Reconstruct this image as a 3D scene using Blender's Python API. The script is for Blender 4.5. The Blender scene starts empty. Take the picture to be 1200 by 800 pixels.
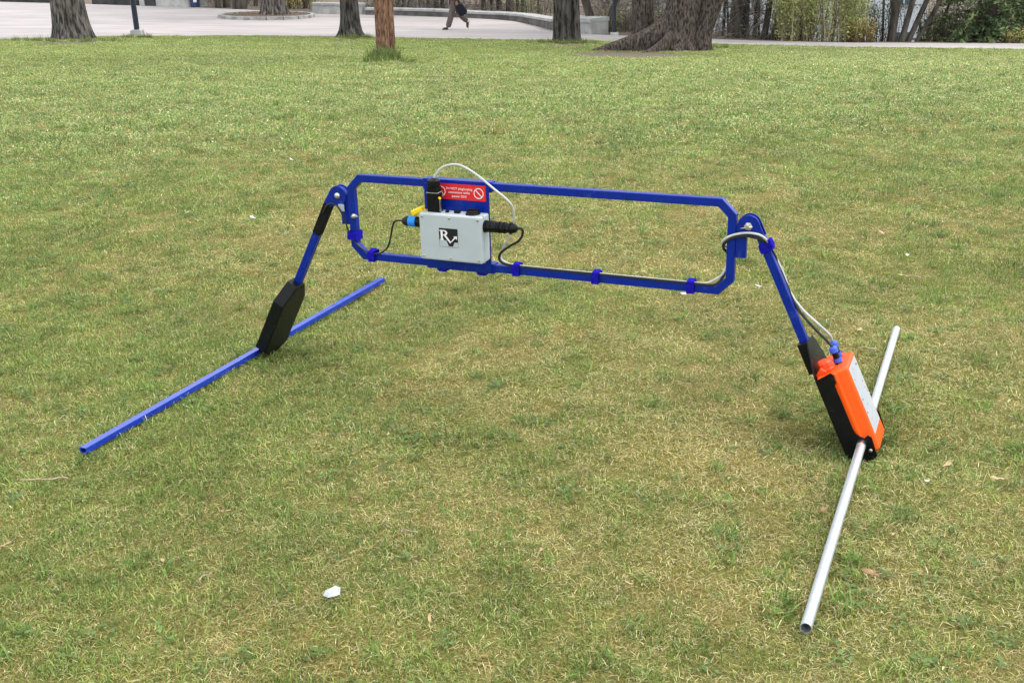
import bpy, math, random
import numpy as np
from mathutils import Vector, Matrix

random.seed(7); rng = np.random.default_rng(11)
R = math.radians
sc = bpy.context.scene
col = sc.collection

# ------------------------------------------------------------------ camera, sky, sun, exposure
FPX, PITCH, ROLL, CAMH = 1295.2, R(20.42), R(-1.7), 1.4473
cam = bpy.data.cameras.new('camera'); cam_o = bpy.data.objects.new('camera', cam); col.objects.link(cam_o)
cam.sensor_width = 36.0; cam.lens = FPX / 1200 * 36; cam.clip_start = .05; cam.clip_end = 4000
ct, st, cr, sr = math.cos(PITCH), math.sin(PITCH), math.cos(ROLL), math.sin(ROLL)
R0, U0, FW = Vector((1, 0, 0)), Vector((0, st, ct)), Vector((0, ct, -st))
RV, UV = cr * R0 + sr * U0, -sr * R0 + cr * U0
M4 = Matrix((RV, UV, -FW)).transposed().to_4x4(); M4.translation = (0, 0, CAMH)
cam_o.matrix_world = M4
sc.camera = cam_o

SUN_DIR = Vector((.46, .02, .88)).normalized()        # from the ground towards the sun
world = bpy.data.worlds.new('World'); sc.world = world; world.use_nodes = True
wn, wl = world.node_tree.nodes, world.node_tree.links
bg = wn['Background']
sky = wn.new('ShaderNodeTexSky'); sky.sky_type = 'NISHITA'; sky.sun_disc = False
sky.sun_elevation = math.asin(SUN_DIR.z); sky.sun_rotation = math.atan2(SUN_DIR.x, SUN_DIR.y)
sky.air_density = 1.0; sky.dust_density = 2.0
hs = wn.new('ShaderNodeHueSaturation'); hs.inputs['Saturation'].default_value = .45
wl.new(sky.outputs[0], hs.inputs['Color'])
# even, bright cloud cover over the clear sky
tcw = wn.new('ShaderNodeTexCoord'); cn_ = wn.new('ShaderNodeTexNoise'); cn_.inputs['Scale'].default_value = 2.2; cn_.inputs['Detail'].default_value = 6
wl.new(tcw.outputs['Generated'], cn_.inputs['Vector'])
cr0 = wn.new('ShaderNodeValToRGB'); cr0.color_ramp.elements[0].position = .3; cr0.color_ramp.elements[1].position = .7
cr0.color_ramp.elements[0].color = (.80, .85, .92, 1); cr0.color_ramp.elements[1].color = (1, 1, 1, 1); wl.new(cn_.outputs['Fac'], cr0.inputs[0])
cs_ = wn.new('ShaderNodeVectorMath'); cs_.operation = 'SCALE'; cs_.inputs['Scale'].default_value = 8.5; wl.new(cr0.outputs[0], cs_.inputs[0])
mxw = wn.new('ShaderNodeMix'); mxw.data_type = 'RGBA'; mxw.inputs[0].default_value = .6
wl.new(hs.outputs[0], mxw.inputs[6]); wl.new(cs_.outputs[0], mxw.inputs[7]); wl.new(mxw.outputs[2], bg.inputs[0]); bg.inputs[1].default_value = .12
sun = bpy.data.lights.new('sun', 'SUN'); sun.energy = 0.9; sun.angle = R(38); sun.color = (1, .96, .9)
sun_o = bpy.data.objects.new('sun', sun); col.objects.link(sun_o)
sun_o.rotation_euler = SUN_DIR.to_track_quat('Z', 'Y').to_euler()
vs = sc.view_settings
vs.view_transform = 'Standard'; vs.look = 'None'; vs.gamma = 1; vs.use_curve_mapping = False; vs.exposure = 1.24
sc.cycles.max_bounces = 5; sc.cycles.diffuse_bounces = 2; sc.cycles.glossy_bounces = 3
sc.cycles.transparent_max_bounces = 4; sc.cycles.use_denoising = True; sc.cycles.use_adaptive_sampling = True; sc.cycles.adaptive_threshold = .02
try: sc.cycles.denoising_prefilter = 'ACCURATE'
except Exception: pass

# ------------------------------------------------------------------ terrain height and picking points on it
_py = np.array([-900, 5.5, 8, 10, 12.5, 15, 20, 25, 32, 40, 60, 4000.])
_pz = np.array([0, 0, -.02, -.085, -.19, -.335, -.69, -1.06, -1.42, -1.68, -1.75, -1.75])
_gy = np.arange(-5, 80, .05); _gz = np.interp(_gy, _py, _pz)
_k = np.ones(41) / 41
_gz = np.convolve(np.pad(_gz, 40, mode='edge'), _k, 'same')[40:-40]
def sst(a, b, x):
    t = np.clip((x - a) / (b - a), 0, 1); return t * t * (3 - 2 * t)
def zg(x, y):
    x = np.asarray(x, float); y = np.asarray(y, float)
    z = np.interp(y, _gy, _gz) - .033 * np.clip(x, -25, 25) * sst(5.5, 22, y)
    z = z - 4.2 * sst(56, 78, y) * sst(-16, -8, x)
    z = z - 2.2 * sst(31, 44, y) * sst(6, 11, x)
    return z
def zgf(x, y): return float(zg(x, y))
def ray(px, py):
    ix, iy = px - 600, py - 400
    return (RV * ix - UV * iy + FW * FPX).normalized()
def at(px, py):
    """where the line of sight through a point of the photograph meets the ground"""
    d = ray(px, py); t = .5; o = Vector((0, 0, CAMH))
    while t < 400:
        p = o + d * t
        if p.z < zgf(p.x, p.y): break
        t += .05 + t * .002
    a, b = t - .05 - t * .003, t
    for _ in range(20):
        m = (a + b) / 2; p = o + d * m
        if p.z < zgf(p.x, p.y): b = m
        else: a = m
    return o + d * b
def at_y(px, py, Y):
    d = ray(px, py); return Vector((0, 0, CAMH)) + d * (Y / d.y)
def xat(px, py, Y): return at_y(px, py, Y).x

# ------------------------------------------------------------------ materials
def nodes_of(name):
    m = bpy.data.materials.new(name); m.use_nodes = True
    return m, m.node_tree.nodes, m.node_tree.links, m.node_tree.nodes['Principled BSDF']
def mat(name, c, rough=.5, metal=0., spec=.5, var=.12, scale=12., bump=0., bscale=None, coords='Object', c2=None, stretch=(1, 1, 1), detail=6, lo=.35, hi=.65):
    m, n, l, b = nodes_of(name)
    tc = n.new('ShaderNodeTexCoord'); mp = n.new('ShaderNodeMapping'); mp.inputs['Scale'].default_value = stretch
    l.new(tc.outputs[coords], mp.inputs[0])
    nz = n.new('ShaderNodeTexNoise'); nz.inputs['Scale'].default_value = scale; nz.inputs['Detail'].default_value = detail
    l.new(mp.outputs[0], nz.inputs['Vector'])
    cr_ = n.new('ShaderNodeValToRGB')
    c = tuple(c[:3])
    if c2 is None: a_, b_ = tuple(v * (1 - var) for v in c), tuple(min(1, v * (1 + var)) for v in c)
    else: a_, b_ = c, tuple(c2)
    cr_.color_ramp.elements[0].position = lo; cr_.color_ramp.elements[1].position = hi
    cr_.color_ramp.elements[0].color = (*a_, 1); cr_.color_ramp.elements[1].color = (*b_, 1)
    l.new(nz.outputs['Fac'], cr_.inputs[0]); l.new(cr_.outputs[0], b.inputs['Base Color'])
    b.inputs['Roughness'].default_value = rough; b.inputs['Metallic'].default_value = metal
    b.inputs['Specular IOR Level'].default_value = spec
    if bump:
        n2 = n.new('ShaderNodeTexNoise'); n2.inputs['Scale'].default_value = bscale or scale * 3; n2.inputs['Detail'].default_value = 8
        l.new(mp.outputs[0], n2.inputs['Vector'])
        bp = n.new('ShaderNodeBump'); bp.inputs['Strength'].default_value = bump; bp.inputs['Distance'].default_value = .01
        l.new(n2.outputs['Fac'], bp.inputs['Height']); l.new(bp.outputs[0], b.inputs['Normal'])
    return m
MAT = {}
MAT['blue'] = mat('blue_powder_coat', (.001, .019, .25), .28, 0, .28, .08, 30, .05, 400)
MAT['blue_tube'] = mat('blue_tube_coat', (.006, .034, .36), .2, .0, .7, .12, 18, .04, 300)
def wear(m, c, amount, scale, rough_to=.6):
    """small scuffs and dust specks in a coat"""
    n, l = m.node_tree.nodes, m.node_tree.links; b = n['Principled BSDF']; src = b.inputs['Base Color'].links[0].from_socket
    tc = n.new('ShaderNodeTexCoord'); z = n.new('ShaderNodeTexNoise'); z.inputs['Scale'].default_value = scale; z.inputs['Detail'].default_value = 9; z.inputs['Roughness'].default_value = .7
    l.new(tc.outputs['Object'], z.inputs['Vector']); r = n.new('ShaderNodeValToRGB'); r.color_ramp.elements[0].position = .60; r.color_ramp.elements[1].position = .74; r.color_ramp.elements[1].color = (amount,) * 3 + (1,)
    l.new(z.outputs['Fac'], r.inputs[0]); mx = n.new('ShaderNodeMix'); mx.data_type = 'RGBA'; l.new(r.outputs[0], mx.inputs[0]); l.new(src, mx.inputs[6]); mx.inputs[7].default_value = (*c, 1); l.new(mx.outputs[2], b.inputs['Base Color'])
wear(MAT['blue'], (.10, .14, .30), .35, 26); wear(MAT['blue_tube'], (.16, .18, .26), .5, 30)
MAT['strap'] = mat('violet_blue_hook_strap', (.014, .010, .42), .9, 0, .1, .25, 120, .6, 900)
MAT['black'] = mat('black_plastic', (.004, .0045, .005), .38, 0, .2, .2, 40, .06, 500)
MAT['black_panel'] = mat('black_printed_plastic', (.010, .011, .009), .5, 0, .25, .3, 60, .25, 350)
MAT['rubber'] = mat('black_rubber', (.006, .006, .006), .7, 0, .15, .3, 50, .2, 300)
MAT['cable_black'] = mat('black_cable_sheath', (.014, .014, .014), .45, 0, .4, .2, 40)
MAT['cable_white'] = mat('white_cable_sheath', (.52, .53, .50), .45, 0, .4, .08, 60)
MAT['cable_grey'] = mat('grey_cable_sheath', (.30, .32, .30), .45, 0, .4, .1, 60)
MAT['grey_box'] = mat('pale_grey_enclosure', (.44, .49, .515), .45, 0, .35, .03, 14, .05, 600)
MAT['steel'] = mat('bright_steel', (.62, .62, .60), .28, 1, .5, .08, 60)
MAT['alu'] = mat('aluminium_tube', (.60, .63, .67), .46, .85, .5, .06, 8, .10, 260, stretch=(1, 40, 1))
MAT['alu_in'] = mat('tube_bore', (.10, .10, .11), .5, 1, .5, .1, 30)
MAT['orange'] = mat('orange_housing', (.90, .090, .001), .45, 0, .25, .05, 25, .05, 400)
MAT['orange_dark'] = mat('orange_cap', (.78, .06, .006), .45, 0, .4, .08, 40)
wear(MAT['orange'], (.55, .16, .06), .5, 22); wear(MAT['grey_box'], (.36, .38, .37), .35, 16); wear(MAT['black'], (.06, .055, .045), .5, 24)
MAT['label_grey'] = mat('grey_label', (.40, .43, .46), .45, 0, .4, .04, 50)
MAT['ink'] = mat('dark_ink', (.03, .03, .03), .6, 0, .2, .2, 100)
MAT['connector_blue'] = mat('blue_connector', (.045, .11, .60), .45, 0, .4, .1, 80)
MAT['ring_blue'] = mat('bright_blue_ring', (.005, .22, .80), .4, 0, .4, .06, 50)
MAT['yellow'] = mat('yellow_cap', (.85, .62, .01), .5, 0, .4, .08, 60)
MAT['sign_red'] = mat('red_label', (.72, .022, .025), .35, 0, .4, .04, 60)
MAT['sign_white'] = mat('white_print', (.82, .80, .82), .4, 0, .3, .03, 60)
MAT['logo_black'] = mat('black_print', (.010, .012, .012), .4, 0, .3, .1, 60)
MAT['paper'] = mat('white_paper', (.50, .52, .55), .8, 0, .2, .2, 40, .5, 200)
MAT['bark'] = mat('grey_brown_bark', (.028, .026, .025), .95, 0, .15, .3, 15, 1.0, 40, c2=(.20, .18, .16), stretch=(1, 1, .2), lo=.38, hi=.66, detail=9)
MAT['bark_dark'] = mat('dark_bark', (.018, .017, .016), .95, 0, .15, .3, 16, 1.0, 40, c2=(.13, .118, .105), stretch=(1, 1, .2), lo=.38, hi=.68, detail=9)
MAT['bark_red'] = mat('red_brown_flaky_bark', (.075, .038, .024), .95, 0, .15, .3, 30, 1.0, 60, c2=(.30, .175, .115), stretch=(1, 1, .3), lo=.35, hi=.68, detail=9)
MAT['bark_far'] = mat('far_trunk_bark', (.030, .027, .024), .95, 0, .1, .3, 7, .8, 20, c2=(.16, .14, .12), stretch=(1, 1, .25), lo=.3, hi=.75)
MAT['bark_big'] = mat('brown_grey_fine_bark', (.022, .018, .016), .95, 0, .15, .3, 26, 1.0, 60, c2=(.15, .122, .105), stretch=(1, 1, .35), lo=.36, hi=.68, detail=10)
MAT['root'] = mat('worn_root_bark', (.06, .048, .042), .95, 0, .12, .3, 12, .9, 34, c2=(.21, .165, .135), stretch=(1, 1, .5), lo=.35, hi=.7, detail=9)
MAT['concrete'] = mat('weathered_concrete', (.30, .30, .29), .9, 0, .2, .15, 2.5, .4, 20, c2=(.50, .50, .48))
MAT['coping'] = mat('grey_coping_stone', (.34, .34, .33), .85, 0, .2, .12, 4, .4, 24, c2=(.48, .48, .465))
MAT['wall_dark'] = mat('dark_wall_stone', (.11, .105, .10), .9, 0, .2, .2, 3, .5, 16, c2=(.2, .19, .18))
MAT['dark_stone'] = mat('black_stone_plinth', (.020, .020, .022), .7, 0, .3, .3, 3, .3, 20, c2=(.06, .06, .06))
MAT['kerb'] = mat('kerb_stone', (.24, .235, .225), .9, 0, .2, .2, 5, .4, 30, c2=(.42, .41, .39))
MAT['mulch'] = mat('brown_mulch', (.07, .045, .032), 1, 0, .1, .3, 14, 1.0, 40, c2=(.22, .15, .11))
MAT['post'] = mat('dark_blue_post_paint', (.010, .018, .038), .4, 0, .5, .2, 10)
MAT['trousers'] = mat('grey_brown_trousers', (.10, .082, .075), .9, 0, .1, .2, 20, .6, 60, c2=(.17, .145, .13))
MAT['jacket'] = mat('dark_navy_jacket', (.014, .016, .026), .85, 0, .15, .3, 20)
MAT['skin'] = mat('skin', (.50, .27, .20), .55, 0, .35, .06, 20)
MAT['hair'] = mat('dark_hair', (.03, .02, .014), .7, 0, .3, .3, 60)
MAT['shoe'] = mat('brown_shoe', (.05, .035, .026), .6, 0, .3, .3, 30)
MAT['sole'] = mat('pale_sole', (.42, .33, .26), .8, 0, .2, .1, 30)
MAT['bag'] = mat('black_bag', (.008, .010, .016), .7, 0, .25, .3, 30)
MAT['bin_blue'] = mat('dark_blue_bin', (.025, .055, .12), .5, 0, .4, .15, 10)
MAT['facade'] = mat('pale_facade', (.50, .54, .58), .8, 0, .2, .06, 1)
MAT['glass'] = mat('window_glass', (.05, .08, .11), .08, 0, .8, .2, 2)
MAT['roof'] = mat('grey_roof', (.18, .18, .19), .8, 0, .2, .2, 3)
MAT['dead_leaf'] = mat('dry_leaf', (.40, .28, .14), .8, 0, .2, .2, 60, c2=(.56, .43, .25))
MAT['leaf_pale'] = mat('bleached_leaf', (.62, .56, .46), .8, 0, .2, .15, 60)
MAT['dry_brown'] = mat('brown_leaf', (.20, .12, .06), .8, 0, .2, .25, 60, c2=(.36, .24, .13))
MAT['petal'] = mat('white_petal', (.60, .59, .55), .7, 0, .2, .1, 60)
MAT['twig'] = mat('dry_twig', (.28, .20, .13), .9, 0, .1, .25, 60, c2=(.45, .36, .26))
MAT['flower'] = mat('yellow_petals', (.80, .62, .02), .6, 0, .2, .1, 60)

def mat_leafy(name, rough=.6, transl=.3, attr='Col', big=True):
    """blades and leaves: the colour of each leaf from its own attribute, wandering gently from place to place"""
    m, n, l, b = nodes_of(name)
    at_ = n.new('ShaderNodeAttribute'); at_.attribute_name = attr
    g = n.new('ShaderNodeNewGeometry')
    nz = n.new('ShaderNodeTexNoise'); nz.inputs['Scale'].default_value = 1.9; nz.inputs['Detail'].default_value = 6
    l.new(g.outputs['Position'], nz.inputs['Vector'])
    oi = n.new('ShaderNodeObjectInfo')
    ad = n.new('ShaderNodeMath'); ad.operation = 'MULTIPLY_ADD'; l.new(oi.outputs['Random'], ad.inputs[0]); ad.inputs[1].default_value = .5
    l.new(nz.outputs['Fac'], ad.inputs[2])
    mr = n.new('ShaderNodeMapRange'); mr.inputs['From Min'].default_value = .3; mr.inputs['From Max'].default_value = 1.2
    mr.inputs['To Min'].default_value = .62; mr.inputs['To Max'].default_value = 1.36; l.new(ad.outputs[0], mr.inputs['Value'])
    mx = n.new('ShaderNodeVectorMath'); mx.operation = 'SCALE'; l.new(at_.outputs['Color'], mx.inputs[0]); l.new(mr.outputs[0], mx.inputs['Scale'])
    l.new(mx.outputs[0], b.inputs['Base Color']); b.inputs['Roughness'].default_value = rough; b.inputs['Specular IOR Level'].default_value = .3
    tr = n.new('ShaderNodeBsdfTranslucent'); l.new(mx.outputs[0], tr.inputs['Color'])
    ms = n.new('ShaderNodeMixShader'); ms.inputs[0].default_value = transl
    l.new(b.outputs[0], ms.inputs[1]); l.new(tr.outputs[0], ms.inputs[2]); l.new(ms.outputs[0], n['Material Output'].inputs[0])
    return m
MAT['grass'] = mat_leafy('grass_blades', .55, .40)
MAT['leaf'] = mat_leafy('tree_leaves', .6, .35)

def ground_material():
    m, n, l, b = nodes_of('turf_soil')
    g = n.new('ShaderNodeNewGeometry')
    def noise(s, d=8):
        z = n.new('ShaderNodeTexNoise'); z.inputs['Scale'].default_value = s; z.inputs['Detail'].default_value = d; l.new(g.outputs['Position'], z.inputs['Vector']); return z
    def ramp(src, p0, c0, p1, c1):
        r = n.new('ShaderNodeValToRGB'); e = r.color_ramp.elements
        e[0].position = p0; e[0].color = (*c0, 1); e[1].position = p1; e[1].color = (*c1, 1); l.new(src.outputs['Fac'], r.inputs[0]); return r
    fine = ramp(noise(160), .35, (.09, .075, .025), .66, (.34, .28, .10))
    green = ramp(noise(90), .35, (.06, .07, .018), .66, (.22, .23, .06))
    mix = n.new('ShaderNodeMix'); mix.data_type = 'RGBA'
    nb = ramp(noise(2.2), .4, (0, 0, 0), .62, (1, 1, 1)); l.new(nb.outputs[0], mix.inputs[0])
    l.new(fine.outputs[0], mix.inputs[6]); l.new(green.outputs[0], mix.inputs[7])
    soil = ramp(noise(30), .3, (.09, .07, .055), .7, (.26, .21, .17))
    mx2 = n.new('ShaderNodeMix'); mx2.data_type = 'RGBA'
    a = n.new('ShaderNodeAttribute'); a.attribute_name = 'soil'; l.new(a.outputs['Fac'], mx2.inputs[0])
    l.new(mix.outputs[2], mx2.inputs[6]); l.new(soil.outputs[0], mx2.inputs[7])
    l.new(mx2.outputs[2], b.inputs['Base Color']); b.inputs['Roughness'].default_value = 1; b.inputs['Specular IOR Level'].default_value = .1
    bp = n.new('ShaderNodeBump'); bp.inputs['Strength'].default_value = 1; bp.inputs['Distance'].default_value = .012
    l.new(noise(120).outputs['Fac'], bp.inputs['Height']); l.new(bp.outputs[0], b.inputs['Normal'])
    return m
MAT['ground'] = ground_material()
def paving_material():
    m, n, l, b = nodes_of('worn_pale_paving')
    g = n.new('ShaderNodeNewGeometry')
    mp = n.new('ShaderNodeMapping'); mp.inputs['Scale'].default_value = (.35, 1, 1); l.new(g.outputs['Position'], mp.inputs[0])
    z1 = n.new('ShaderNodeTexNoise'); z1.inputs['Scale'].default_value = .9; z1.inputs['Detail'].default_value = 8; z1.inputs['Roughness'].default_value = .65; l.new(mp.outputs[0], z1.inputs['Vector'])
    r = n.new('ShaderNodeValToRGB'); e = r.color_ramp.elements
    e[0].position = .36; e[0].color = (.34, .308, .302, 1); e[1].position = .62; e[1].color = (.445, .405, .396, 1); l.new(z1.outputs['Fac'], r.inputs[0])
    z2 = n.new('ShaderNodeTexNoise'); z2.inputs['Scale'].default_value = 60; l.new(g.outputs['Position'], z2.inputs['Vector'])
    r2 = n.new('ShaderNodeValToRGB'); r2.color_ramp.elements[0].color = (.93, .93, .93, 1); r2.color_ramp.elements[1].color = (1.03, 1.03, 1.03, 1); l.new(z2.outputs['Fac'], r2.inputs[0])
    v = n.new('ShaderNodeVectorMath'); v.operation = 'MULTIPLY'; l.new(r.outputs[0], v.inputs[0]); l.new(r2.outputs[0], v.inputs[1])
    l.new(v.outputs[0], b.inputs['Base Color']); b.inputs['Roughness'].default_value = .92; b.inputs['Specular IOR Level'].default_value = .2
    return m
MAT['paving'] = paving_material()

# ------------------------------------------------------------------ mesh helpers
def tag(o, label=None, cat=None, group=None, kind=None):
    if label: o['label'] = label
    if cat: o['category'] = cat
    if group: o['group'] = group
    if kind: o['kind'] = kind
    return o
def empty(name, loc=(0, 0, 0), rz=0.):
    o = bpy.data.objects.new(name, None); col.objects.link(o); o.location = loc; o.rotation_euler = (0, 0, rz); o.empty_display_size = .1
    return o
def link_mesh(name, me, parent=None, loc=None):
    o = bpy.data.objects.new(name, me); col.objects.link(o)
    if parent: o.parent = parent
    if loc is not None: o.location = loc
    return o
def copy_of(o, parent, **kw):
    c = o.copy(); col.objects.link(c); c.parent = parent
    for k, v in kw.items(): setattr(c, k, v)
    return c
class MB:
    def __init__(s): s.v, s.f, s.smooth = [], [], []
    def add(s, vs_, fs, smooth=False):
        k = len(s.v); s.v += [tuple(p) for p in vs_]; s.f += [tuple(i + k for i in f) for f in fs]; s.smooth += [smooth] * len(fs)
        return s
    def box(s, c, size, M=None):
        hx, hy, hz = [q / 2 for q in size]
        P = [Vector((x, y, z)) for x in (-hx, hx) for y in (-hy, hy) for z in (-hz, hz)]
        if M is not None: P = [M @ p for p in P]
        P = [p + Vector(c) for p in P]
        return s.add(P, [(0, 1, 3, 2), (4, 6, 7, 5), (0, 4, 5, 1), (2, 3, 7, 6), (0, 2, 6, 4), (1, 5, 7, 3)])
    def prism(s, poly, y0, y1, ax=None):
        """poly in (x,z), extruded along y; ax maps (a, y, b) to a point"""
        ax = ax or (lambda a, y, b: (a, y, b)); n = len(poly)
        V = [ax(a, y0, b) for a, b in poly] + [ax(a, y1, b) for a, b in poly]
        F = [tuple(range(n)), tuple(range(2 * n - 1, n - 1, -1))] + [(i, i + n, (i + 1) % n + n, (i + 1) % n) for i in range(n)]
        return s.add(V, F)
    def tube(s, pts, r, seg=10, caps=True, smooth=True, noise=0):
        pts = [Vector(p) for p in pts]; n = len(pts)
        rr = r if hasattr(r, '__len__') else [r] * n
        V, F = [], []; prev = None
        for i, p in enumerate(pts):
            t = (pts[min(i + 1, n - 1)] - pts[max(i - 1, 0)]).normalized()
            if prev is None:
                a = t.cross(Vector((0, 0, 1)))
                if a.length < 1e-3: a = t.cross(Vector((0, 1, 0)))
            else: a = prev - t * prev.dot(t)
            a.normalize(); prev = a; b = t.cross(a)
            for k in range(seg):
                th = 2 * math.pi * k / seg; q = rr[i] * (1 + (random.uniform(-noise, noise) if noise else 0))
                V.append(p + a * math.cos(th) * q + b * math.sin(th) * q)
        for i in range(n - 1):
            for k in range(seg):
                k2 = (k + 1) % seg; F.append((i * seg + k, i * seg + k2, (i + 1) * seg + k2, (i + 1) * seg + k))
        s.add(V, F, smooth)
        if caps:
            k0 = len(s.v) - len(V)
            s.f.append(tuple(k0 + q for q in range(seg - 1, -1, -1))); s.f.append(tuple(k0 + (n - 1) * seg + q for q in range(seg))); s.smooth += [False, False]
        return s
    def cyl(s, p0, p1, r0, r1=None, seg=20): return s.tube([p0, p1], [r0, r0 if r1 is None else r1], seg)
    def lathe(s, p0, d, prof, seg=20):
        """prof: (distance along d, radius)"""
        p0, d = Vector(p0), Vector(d).normalized()
        return s.tube_raw([p0 + d * a for a, _ in prof], [b for _, b in prof], d, seg)
    def tube_raw(s, P, rr, d, seg):
        a = d.cross(Vector((0, 0, 1)))
        if a.length < 1e-3: a = d.cross(Vector((0, 1, 0)))
        a.normalize(); b = d.cross(a); n = len(P); V, F = [], []
        for p, r in zip(P, rr):
            for k in range(seg):
                th = 2 * math.pi * k / seg; V.append(p + a * math.cos(th) * r + b * math.sin(th) * r)
        for i in range(n - 1):
            for k in range(seg):
                k2 = (k + 1) % seg; F.append((i * seg + k, i * seg + k2, (i + 1) * seg + k2, (i + 1) * seg + k))
        F.append(tuple(range(seg - 1, -1, -1))); F.append(tuple((n - 1) * seg + q for q in range(seg)))
        return s.add(V, F)
    def mesh(s, name, m):
        me = bpy.data.meshes.new(name); me.from_pydata(s.v, [], s.f); me.validate()
        if len(me.polygons) == len(s.smooth): me.polygons.foreach_set('use_smooth', s.smooth)
        for q in (m if isinstance(m, (list, tuple)) else [m]): me.materials.append(MAT[q] if isinstance(q, str) else q)
        return me
    def build(s, name, m, parent=None, bevel=0., seg=2, loc=None):
        import bmesh
        me = s.mesh(name, m); bm = bmesh.new(); bm.from_mesh(me); bmesh.ops.recalc_face_normals(bm, faces=bm.faces); bm.to_mesh(me); bm.free()
        o = link_mesh(name, me, parent, loc)
        if bevel:
            md = o.modifiers.new('bevel', 'BEVEL'); md.width = bevel; md.segments = seg; md.limit_method = 'ANGLE'; md.angle_limit = R(40)
        return o
def spline(pts, n=8):
    P = [Vector(p) for p in pts]; P = [P[0] * 2 - P[1]] + P + [P[-1] * 2 - P[-2]]; out = []
    for i in range(1, len(P) - 2):
        for k in range(n):
            t = k / n; a, b, c, d = P[i - 1:i + 3]
            out.append(.5 * ((2 * b) + (c - a) * t + (2 * a - 5 * b + 4 * c - d) * t * t + (3 * b - a - 3 * c + d) * t ** 3))
    return out + [P[-2]]
def hull2(pts):
    pts = sorted(set((round(a, 6), round(b, 6)) for a, b in pts))
    def half(q):
        h = []
        for p in q:
            while len(h) > 1 and (h[-1][0] - h[-2][0]) * (p[1] - h[-2][1]) - (h[-1][1] - h[-2][1]) * (p[0] - h[-2][0]) <= 0: h.pop()
            h.append(p)
        return h
    a, b = half(pts), half(pts[::-1]); return a[:-1] + b[:-1]
def circ(cx, cz, r, n=20): return [(cx + r * math.cos(2 * math.pi * k / n), cz + r * math.sin(2 * math.pi * k / n)) for k in range(n)]

# ------------------------------------------------------------------ the ground
# paved forecourt and the path that leaves it: near edge = lawn edge, far edge = wall foot
near_px = [(-500, 50), (-200, 48.5), (0, 46.5), (150, 43), (300, 42.5), (420, 44), (560, 46.5), (650, 48), (700, 48.5), (780, 50), (840, 52.2), (920, 54.2), (1000, 55.8), (1200, 58.5), (1500, 62)]
far_px = [(-500, 2), (-200, 1.5), (0, 2.5), (110, 5.5), (225, 9), (290, 12), (350, 15), (430, 17.5), (560, 22), (610, 26), (650, 37), (695, 41), (720, 42), (780, 44), (840, 46.8), (920, 49), (1000, 50.7), (1200, 51.5), (1500, 54)]
xs_px = sorted(set(list(range(-500, 1501, 25)) + [650, 695]))
def ipx(T, x): return float(np.interp(x, [t[0] for t in T], [t[1] for t in T]))
NEAR = [at(x, ipx(near_px, x)) for x in xs_px]; FAR = [at(x, ipx(far_px, x)) for x in xs_px]
mb = MB(); NR = 14; V, F = [], []
for a, b in zip(NEAR, FAR):
    for k in range(NR + 1):
        t = k / NR; x, y = a.x + (b.x - a.x) * t, a.y + (b.y - a.y) * t; V.append((x, y, zgf(x, y) + .012))
for i in range(len(NEAR) - 1):
    for k in range(NR): q = i * (NR + 1) + k; F.append((q, q + NR + 1, q + NR + 2, q + 1))
mb.add(V, F, True)
tag(mb.build('pavement', 'paving'), kind='structure')
NX, NYY = np.array([p.x for p in NEAR]), np.array([p.y for p in NEAR])
def lawn_edge(x): return np.interp(x, NX, NYY)

def axis(segs):
    out = []
    for a, b, s_ in segs: out += list(np.arange(a, b - 1e-6, s_))
    return np.array(out + [segs[-1][1]])
gx = axis([(-900, -100, 100), (-100, -40, 10), (-40, -16, 1.5), (-16, -5, .35), (-5, 5, .07), (5, 16, .35), (16, 40, 1.5), (40, 100, 10), (100, 900, 100)])
gy = axis([(-300, -20, 40), (-20, -2, 2), (-2, 1, .3), (1, 7, .07), (7, 30, .3), (30, 80, .8), (80, 200, 15), (200, 2600, 200)])
GX, GY = np.meshgrid(gx, gy)
# bare earth round the trunks and leaf litter under the wood
BARE = []
def bare(px, py, rx, ry, w=1.): p = at(px, py); BARE.append((p.x, p.y, rx, ry, w))
bare(735, 64.5, 1.7, 2.6, 1.3); bare(702, 64.5, .9, 1.6, 1.2); bare(790, 65.5, 1.5, 2.0, .9); bare(86, 50, 1.0, 2.4, .9); bare(663, 52, .9, 2.0, .9); bare(413, 48, .7, 1.6, .7)
bare(45, 78, .9, .9, .5); bare(120, 84, .6, .5, .6); bare(765, 66, 1.1, .9, .85); bare(345, 57, 1.6, 1.2, .35); bare(470, 58, 1.2, 1, .3); bare(230, 58, 1.5, 1, .35); bare(560, 64, 1.2, .8, .3)
def soil_at(X, Y):
    s_ = np.zeros_like(X)
    for (bx, by, rx, ry, w) in BARE: s_ = np.maximum(s_, w * np.clip(1.5 - 1.3 * np.hypot((X - bx) / rx, (Y - by) / ry), 0, 1))
    return s_
SO = np.maximum(soil_at(GX, GY), sst(-.1, .3, GY - np.interp(GX, NX, NYY)))
def bumps(X, Y):
    dip = -.055 * np.exp(-((X - 1.02) ** 2 + (Y - 2.97) ** 2) / .035)
    return dip + .004 * np.sin(X * 5.1 + 1.7 * np.sin(Y * 2.3)) * np.sin(Y * 4.3 + 1.3 * np.sin(X * 3.1)) + .003 * np.sin(X * 13 + Y * 9)
GZ = zg(GX, GY) + bumps(GX, GY) - .004
ny, nx = GX.shape
vv = np.stack([GX, GY, GZ], -1).reshape(-1, 3)
ii = np.arange(ny * nx).reshape(ny, nx)
ff = np.stack([ii[:-1, :-1], ii[:-1, 1:], ii[1:, 1:], ii[1:, :-1]], -1).reshape(-1, 4)
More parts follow.
